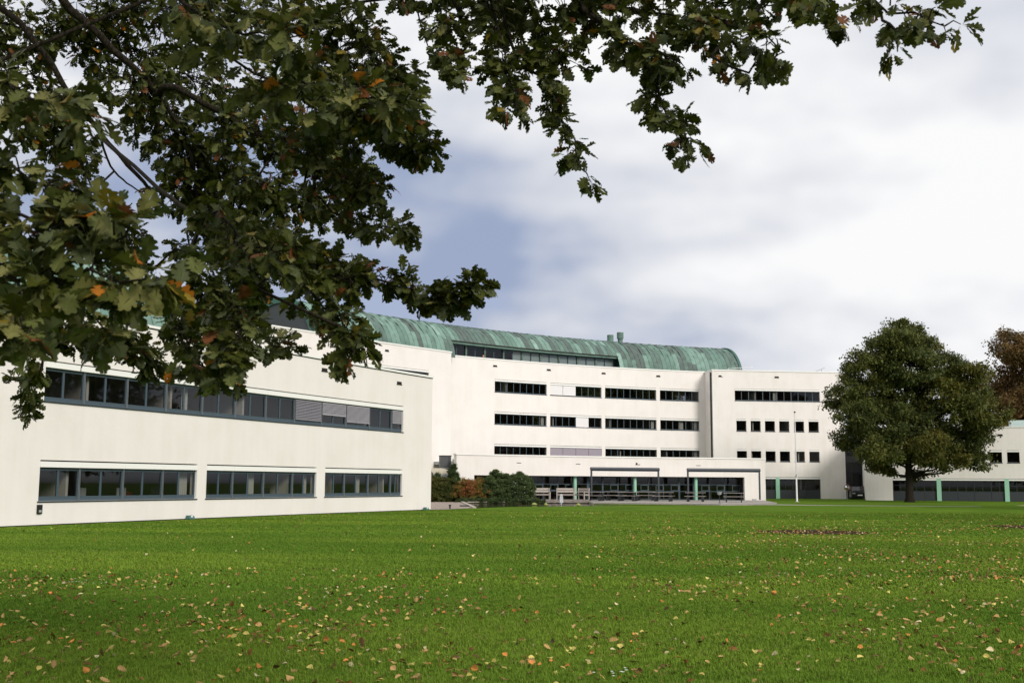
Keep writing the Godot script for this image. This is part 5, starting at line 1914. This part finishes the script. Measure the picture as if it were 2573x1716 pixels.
func fallen_leaves() -> void:
	rng.seed = 321
	var spread := FastNoiseLite.new()
	spread.seed = 12
	spread.frequency = 0.22
	var shapes := [leaf_shape(11, 0.35, 0.25, false), leaf_shape(12, 0.6, 0.1, false), leaf_shape(13, -0.3, 0.35), leaf_shape(14, 0.5, 0.5)]
	var kinds := [["pale yellow", [0.46, 0.38, 0.11]], ["tan dry", [0.36, 0.225, 0.09]], ["red-brown curled", [0.165, 0.075, 0.025]], ["orange", [0.48, 0.19, 0.05]], ["cream", [0.50, 0.42, 0.25]], ["dark brown", [0.09, 0.05, 0.02]]]
	var weights := [0.18, 0.31, 0.22, 0.08, 0.06, 0.15]
	var all := []
	for i in 62000:
		var d := sqrt(lerpf(9.0 * 9.0, 62.0 * 62.0, rng.randf()))
		var x := d * (rng.randf() - 0.5) * 0.98
		var side := x / d / 0.46
		var dens := 0.0
		if d < 21:
			dens = 0.95 if side < -0.1 else 0.62
			dens *= clampf((22.0 - d) / 7.0, 0.25, 1)
		if d >= 14 and d < 42:
			dens = maxf(dens, clampf(side * 1.5 + 0.12, 0.05, 1.0) * (1.0 if d < 33 else 0.55))
		elif d >= 42:
			dens = 0.07 + 0.12 * clampf(side, 0, 1)
		if d < 13:
			dens *= 1.35
		dens *= clampf(0.8 + spread.get_noise_2d(x, d) * 2.2 + spread.get_noise_2d(x * 4.0, d * 4.0) * 1.2, 0.06, 2.0)
		if rng.randf() > dens * (0.95 if d < 21 else 0.55):
			continue
		if x < lerpf(-20.9, -4.75, (d - 29.6) / 36.9) + 0.3 and d > 26:
			continue
		all.append(leaf_on_ground(x, d, weights, 0.022))
	all.sort_custom(func(a, b): return a[3] < b[3])
	var stuff := MB.new()
	var cache := {}
	for i in all.size():
		var l = all[i]
		var k: int = l[2]
		var s: int = l[1]
		var tone: int = l[4]
		var c: Array = kinds[k][1]
		var col: Color = Color(c[0], c[1], c[2]) * [0.75, 1.0, 1.2][tone]
		if i < 300:
			var key := "%d_%d_%d" % [s, k, tone]
			if not cache.has(key):
				var lm := MB.new()
				lm.add(Transform3D(), shapes[s][0], shapes[s][1], tinted(shapes[s], col))
				cache[key] = lm.mesh(M.dry)
			var o := part("fallen_leaf", cache[key], null, self)
			o.transform = l[0]
			tag(o, leaf_words(kinds[k][0], s, l[0]), "leaf", "fallen leaves scattered over the nearer lawn")
		else:
			stuff.add(l[0], shapes[s][0], shapes[s][1], tinted(shapes[s], col))
	var so := part("fallen_leaves", stuff, M.dry, self)
	tag(so, "many small autumn leaves scattered over the rest of the lawn", "leaves", "", "stuff")
	# two round bare beds full of leaves
	for q in [[10.3, -38.2, 1.85, "round dark bare bed strewn with brown leaves, in the middle of the lawn"], [20.6, -44.0, 1.9, "round dark bare bed at the lawn's right edge, partly out of view"]]:
		var mb := MB.new()
		var hw := 0.0
		for k in 28:
			var a := TAU * k / 28
			var b := TAU * (k + 1) / 28
			var ra: float = q[2] * (1 + 0.06 * sin(a * 5) + 0.04 * sin(a * 11))
			var rb: float = q[2] * (1 + 0.06 * sin(b * 5) + 0.04 * sin(b * 11))
			mb.tri(Vector3(0, 0.03, 0), Vector3(cos(a) * ra, 0.008, -sin(a) * ra), Vector3(cos(b) * rb, 0.008, -sin(b) * rb))
		var o := thing("leaf_bed", q[3], "leaf bed", Vector3(q[0], 0, q[1]), 0, "round bare beds in the lawn")
		part("soil", mb, M.soil, o)
		var lb := MB.new()
		for i in 420:
			var a := rng.randf() * TAU
			var r: float = q[2] * sqrt(rng.randf()) * 1.12
			var l = leaf_on_ground(cos(a) * r, -sin(a) * r, [0.08, 0.36, 0.3, 0.04, 0.05, 0.17], 0.025)
			if sin(a) < -0.2 and rng.randf() < 0.5:
				continue
			var c: Array = kinds[l[2]][1]
			lb.add(l[0], shapes[l[1]][0], shapes[l[1]][1], tinted(shapes[l[1]], Color(c[0], c[1], c[2])))
		var lo := part("leaf_litter", lb, M.dry, o)
		lo.set_meta("kind", "stuff")
	# daisies
	var db := MB.new()
	rng.seed = 17
	for q in [[-6.5, 17.5, 14, 0.25], [0.9, 9.4, 8, 0.12], [-4.0, 36.0, 16, 1.2], [-1.5, 44.0, 18, 2.0], [-2.5, 52.0, 20, 2.2], [3.0, 60.0, 20, 3.0], [-8.0, 30.0, 8, 0.5], [8, 64, 14, 3.0]]:
		for i in q[2]:
			var p := Vector3(q[0] + rng.randfn() * q[3], 0.06, -q[1] + rng.randfn() * q[3])
			for k in 6:
				var a := k * 1.047
				db.tri(p, p + Vector3(cos(a) * 0.014, 0.004, -sin(a) * 0.014), p + Vector3(cos(a + 1.0) * 0.014, 0.004, -sin(a + 1.0) * 0.014))
	var dobj := part("daisies", db, M.trim, self)
	tag(dobj, "tiny white daisies in loose patches over the lawn", "flowers", "", "stuff")


func leaf_words(kind: String, s: int, x: Transform3D) -> String:
	var size := "small " if x.basis.x.length() < 0.06 else "large " if x.basis.x.length() > 0.08 else ""
	var shape := "oval" if s < 2 else "lobed"
	var lies := "lying face down" if x.basis.y.y < -0.2 * x.basis.x.length() else "tipped on edge" if absf(x.basis.y.y) < 0.8 * x.basis.x.length() else "lying flat"
	var side := x.origin.x / -x.origin.z
	var where := "left part of" if side < -0.2 else "right part of" if side > 0.2 else "middle of"
	return "%s%s %s leaf %s, %s the near lawn" % [size, kind, shape, lies, where]


func leaf_on_ground(x: float, d: float, weights: Array, y: float) -> Array:
	var w := rng.randf()
	var k := 0
	while k < 5 and w > weights[k]:
		w -= weights[k]
		k += 1
	var s := rng.randi() % 2 if k in [0, 4, 3] else (2 + rng.randi() % 2 if rng.randf() < 0.65 else rng.randi() % 2)
	var size := rng.randf_range(0.040, 0.078) * (1.0 if s < 2 else 1.25)
	var b := Basis.from_euler(Vector3(rng.randfn() * 0.38, rng.randf() * TAU, rng.randfn() * 0.5)) * size
	if rng.randf() < 0.25:
		b = b * Basis(Vector3.FORWARD, PI)
	return [Transform3D(b, Vector3(x, y + rng.randf() * 0.012, -d)), s, k, Vector2(x, d).length(), rng.randi() % 3]


# ---------------------------------------------------------------- people: one continuous surface round a skeleton (surface nets)
func body_mesh(bones: Array, cell: float, col: Array, mb: MB) -> void:   # bones: [a, b, ra, rb, colour index]
	var lo := Vector3.INF
	var hi := -Vector3.INF
	for b in bones:
		var r: float = maxf(b[2], b[3]) + cell * 2
		for p in [b[0], b[1]]:
			lo = lo.min(p - Vector3.ONE * r)
			hi = hi.max(p + Vector3.ONE * r)
	var n := Vector3i(((hi - lo) / cell).ceil()) + Vector3i.ONE
	var field := PackedFloat32Array()
	field.resize(n.x * n.y * n.z)
	var near := PackedInt32Array()
	near.resize(n.x * n.y * n.z)
	for x in n.x:
		for y in n.y:
			for z in n.z:
				var p := lo + Vector3(x, y, z) * cell
				var d := 9.0
				var best := 9.0
				var who := 0
				for b in bones:
					var ab: Vector3 = b[1] - b[0]
					var t := clampf((p - b[0]).dot(ab) / maxf(ab.length_squared(), 1e-6), 0, 1)
					var e: float = (p - b[0] - ab * t).length() - lerpf(b[2], b[3], t)
					if e < best:
						best = e
						who = b[4]
					var h := clampf(0.5 + 0.5 * (d - e) / 0.03, 0, 1)
					d = lerpf(d, e, h) - 0.03 * h * (1 - h)
				var i := (x * n.y + y) * n.z + z
				field[i] = d
				near[i] = who
	var at := func(x: int, y: int, z: int) -> int: return (x * n.y + y) * n.z + z
	var vert := {}
	for x in n.x - 1:
		for y in n.y - 1:
			for z in n.z - 1:
				var s := Vector3.ZERO
				var k := 0
				for e in [[0, 0, 0, 1, 0, 0], [0, 1, 0, 1, 1, 0], [0, 0, 1, 1, 0, 1], [0, 1, 1, 1, 1, 1], [0, 0, 0, 0, 1, 0], [1, 0, 0, 1, 1, 0], [0, 0, 1, 0, 1, 1], [1, 0, 1, 1, 1, 1], [0, 0, 0, 0, 0, 1], [1, 0, 0, 1, 0, 1], [0, 1, 0, 0, 1, 1], [1, 1, 0, 1, 1, 1]]:
					var f0 := field[at.call(x + e[0], y + e[1], z + e[2])]
					var f1 := field[at.call(x + e[3], y + e[4], z + e[5])]
					if (f0 < 0) != (f1 < 0):
						s += Vector3(e[0], e[1], e[2]).lerp(Vector3(e[3], e[4], e[5]), f0 / (f0 - f1))
						k += 1
				if k:
					vert[at.call(x, y, z)] = lo + (Vector3(x, y, z) + s / k) * cell
	for x in range(1, n.x - 1):
		for y in range(1, n.y - 1):
			for z in range(1, n.z - 1):
				var i: int = at.call(x, y, z)
				var f0 := field[i]
				mb.tint = col[near[i]]
				for ax in 3:
					var st := Vector3i(int(ax == 0), int(ax == 1), int(ax == 2))
					var f1 := field[at.call(x + st.x, y + st.y, z + st.z)]
					if (f0 < 0) == (f1 < 0):
						continue
					var u := Vector3i(int(ax == 1), int(ax == 2), int(ax == 0))
					var w := Vector3i(int(ax == 2), int(ax == 0), int(ax == 1))
					var q := []
					for o in [Vector3i.ZERO, -u, -u - w, -w]:
						q.append(vert.get(at.call(x + o.x, y + o.y, z + o.z)))
					if null in q:
						continue
					if f0 >= 0:
						q.reverse()
					mb.quad(q[0], q[1], q[2], q[3])


func people() -> void:
	var mid := Arc.new(Vector2(-6.22, -112.8), Vector2(23.28, -128.76), 1.6)
	var cols := [Color(0.014, 0.014, 0.018), Color(0.02, 0.022, 0.03), Color(0.55, 0.31, 0.23), Color(0.02, 0.016, 0.014), Color(0.03, 0.03, 0.03)]
	for who in 2:
		var lean := 0.0 if who == 0 else 0.85
		var b := []
		var hip := Vector3(0, 0.92, 0)
		var chest := hip + Vector3(-sin(lean), cos(lean), 0.1) * 0.42
		var neck := chest + Vector3(-sin(lean * 1.15), cos(lean * 1.15), 0.05) * 0.13
		var head := neck + Vector3(-sin(lean), cos(lean), 0.05) * 0.14 + Vector3(0.03, 0, 0)
		for s in [-1.0, 1.0]:
			var h := hip + Vector3(0.0, 0, s * 0.09)
			b.append([h, Vector3(0.03, 0.48, s * 0.11), 0.088, 0.06, 1])
			b.append([Vector3(0.03, 0.48, s * 0.11), Vector3(0.0, 0.09, s * 0.12), 0.058, 0.042, 1])
			b.append([Vector3(0.03, 0.05, s * 0.12), Vector3(-0.15, 0.04, s * 0.12), 0.048, 0.035, 4])
			var sh := chest + Vector3(0, 0.06, s * 0.19)
			var el := sh + Vector3(-0.12 - lean * 0.05, -0.26, s * 0.04)
			var hd := el + Vector3(-0.2, -0.08 if who == 0 else -0.2, -s * 0.06)
			b.append([sh, el, 0.062, 0.046, 0])
			b.append([el, hd, 0.046, 0.034, 0])
			b.append([hd, hd + Vector3(-0.1, -0.02, 0), 0.036, 0.026, 2])
			for k in 5:
				b.append([hd + Vector3(-0.09, 0.0, (k - 2) * 0.018), hd + Vector3(-0.16 - 0.01 * (2 - absi(k - 2)), -0.045, (k - 2) * 0.02), 0.010, 0.007, 2])
		b.append([hip, hip + Vector3(0, 0.05, 0), 0.15, 0.15, 1])
		b.append([hip + Vector3(0, 0.1, 0), chest, 0.145, 0.165, 0])
		b.append([chest + Vector3(0, 0.07, -0.12), chest + Vector3(0, 0.07, 0.12), 0.085, 0.085, 0])
		b.append([chest, neck, 0.07, 0.055, 0 if who == 1 else 2])
		b.append([head + Vector3(0, 0.02, 0), head + Vector3(-0.015, -0.06, 0), 0.098, 0.075, 2])
		b.append([head + Vector3(-0.09, -0.02, 0), head + Vector3(-0.115, -0.035, 0), 0.018, 0.014, 2])
		if who == 1:
			b.append([head + Vector3(0.03, 0.04, 0), head + Vector3(0.02, 0.0, 0), 0.105, 0.1, 3])
		var mb := MB.new()
		body_mesh(b, 0.026, cols, mb)
		var o := thing("person", ["person in a dark jacket with a shaved head, standing behind the roof parapet", "person in black bent forward behind the roof parapet, next to the standing one"][who], "person", mid.at([4.55, 6.45][who], 13.15, [-0.62, -0.58][who]), -0.5 if who == 0 else 0.45, "people on the roof walkway")
		part("body", mb, M.painted, o)


func _ready() -> void:
	make_materials()
	make_view()
	ground()
	left_building()
	main_building()
	terrace_pavilion()
	side_wing()
	link_building()
	small_structures()
	site_objects()
	shrubs()
	trees()
	people()
	grass()
	fallen_leaves()
	foreground_oak()
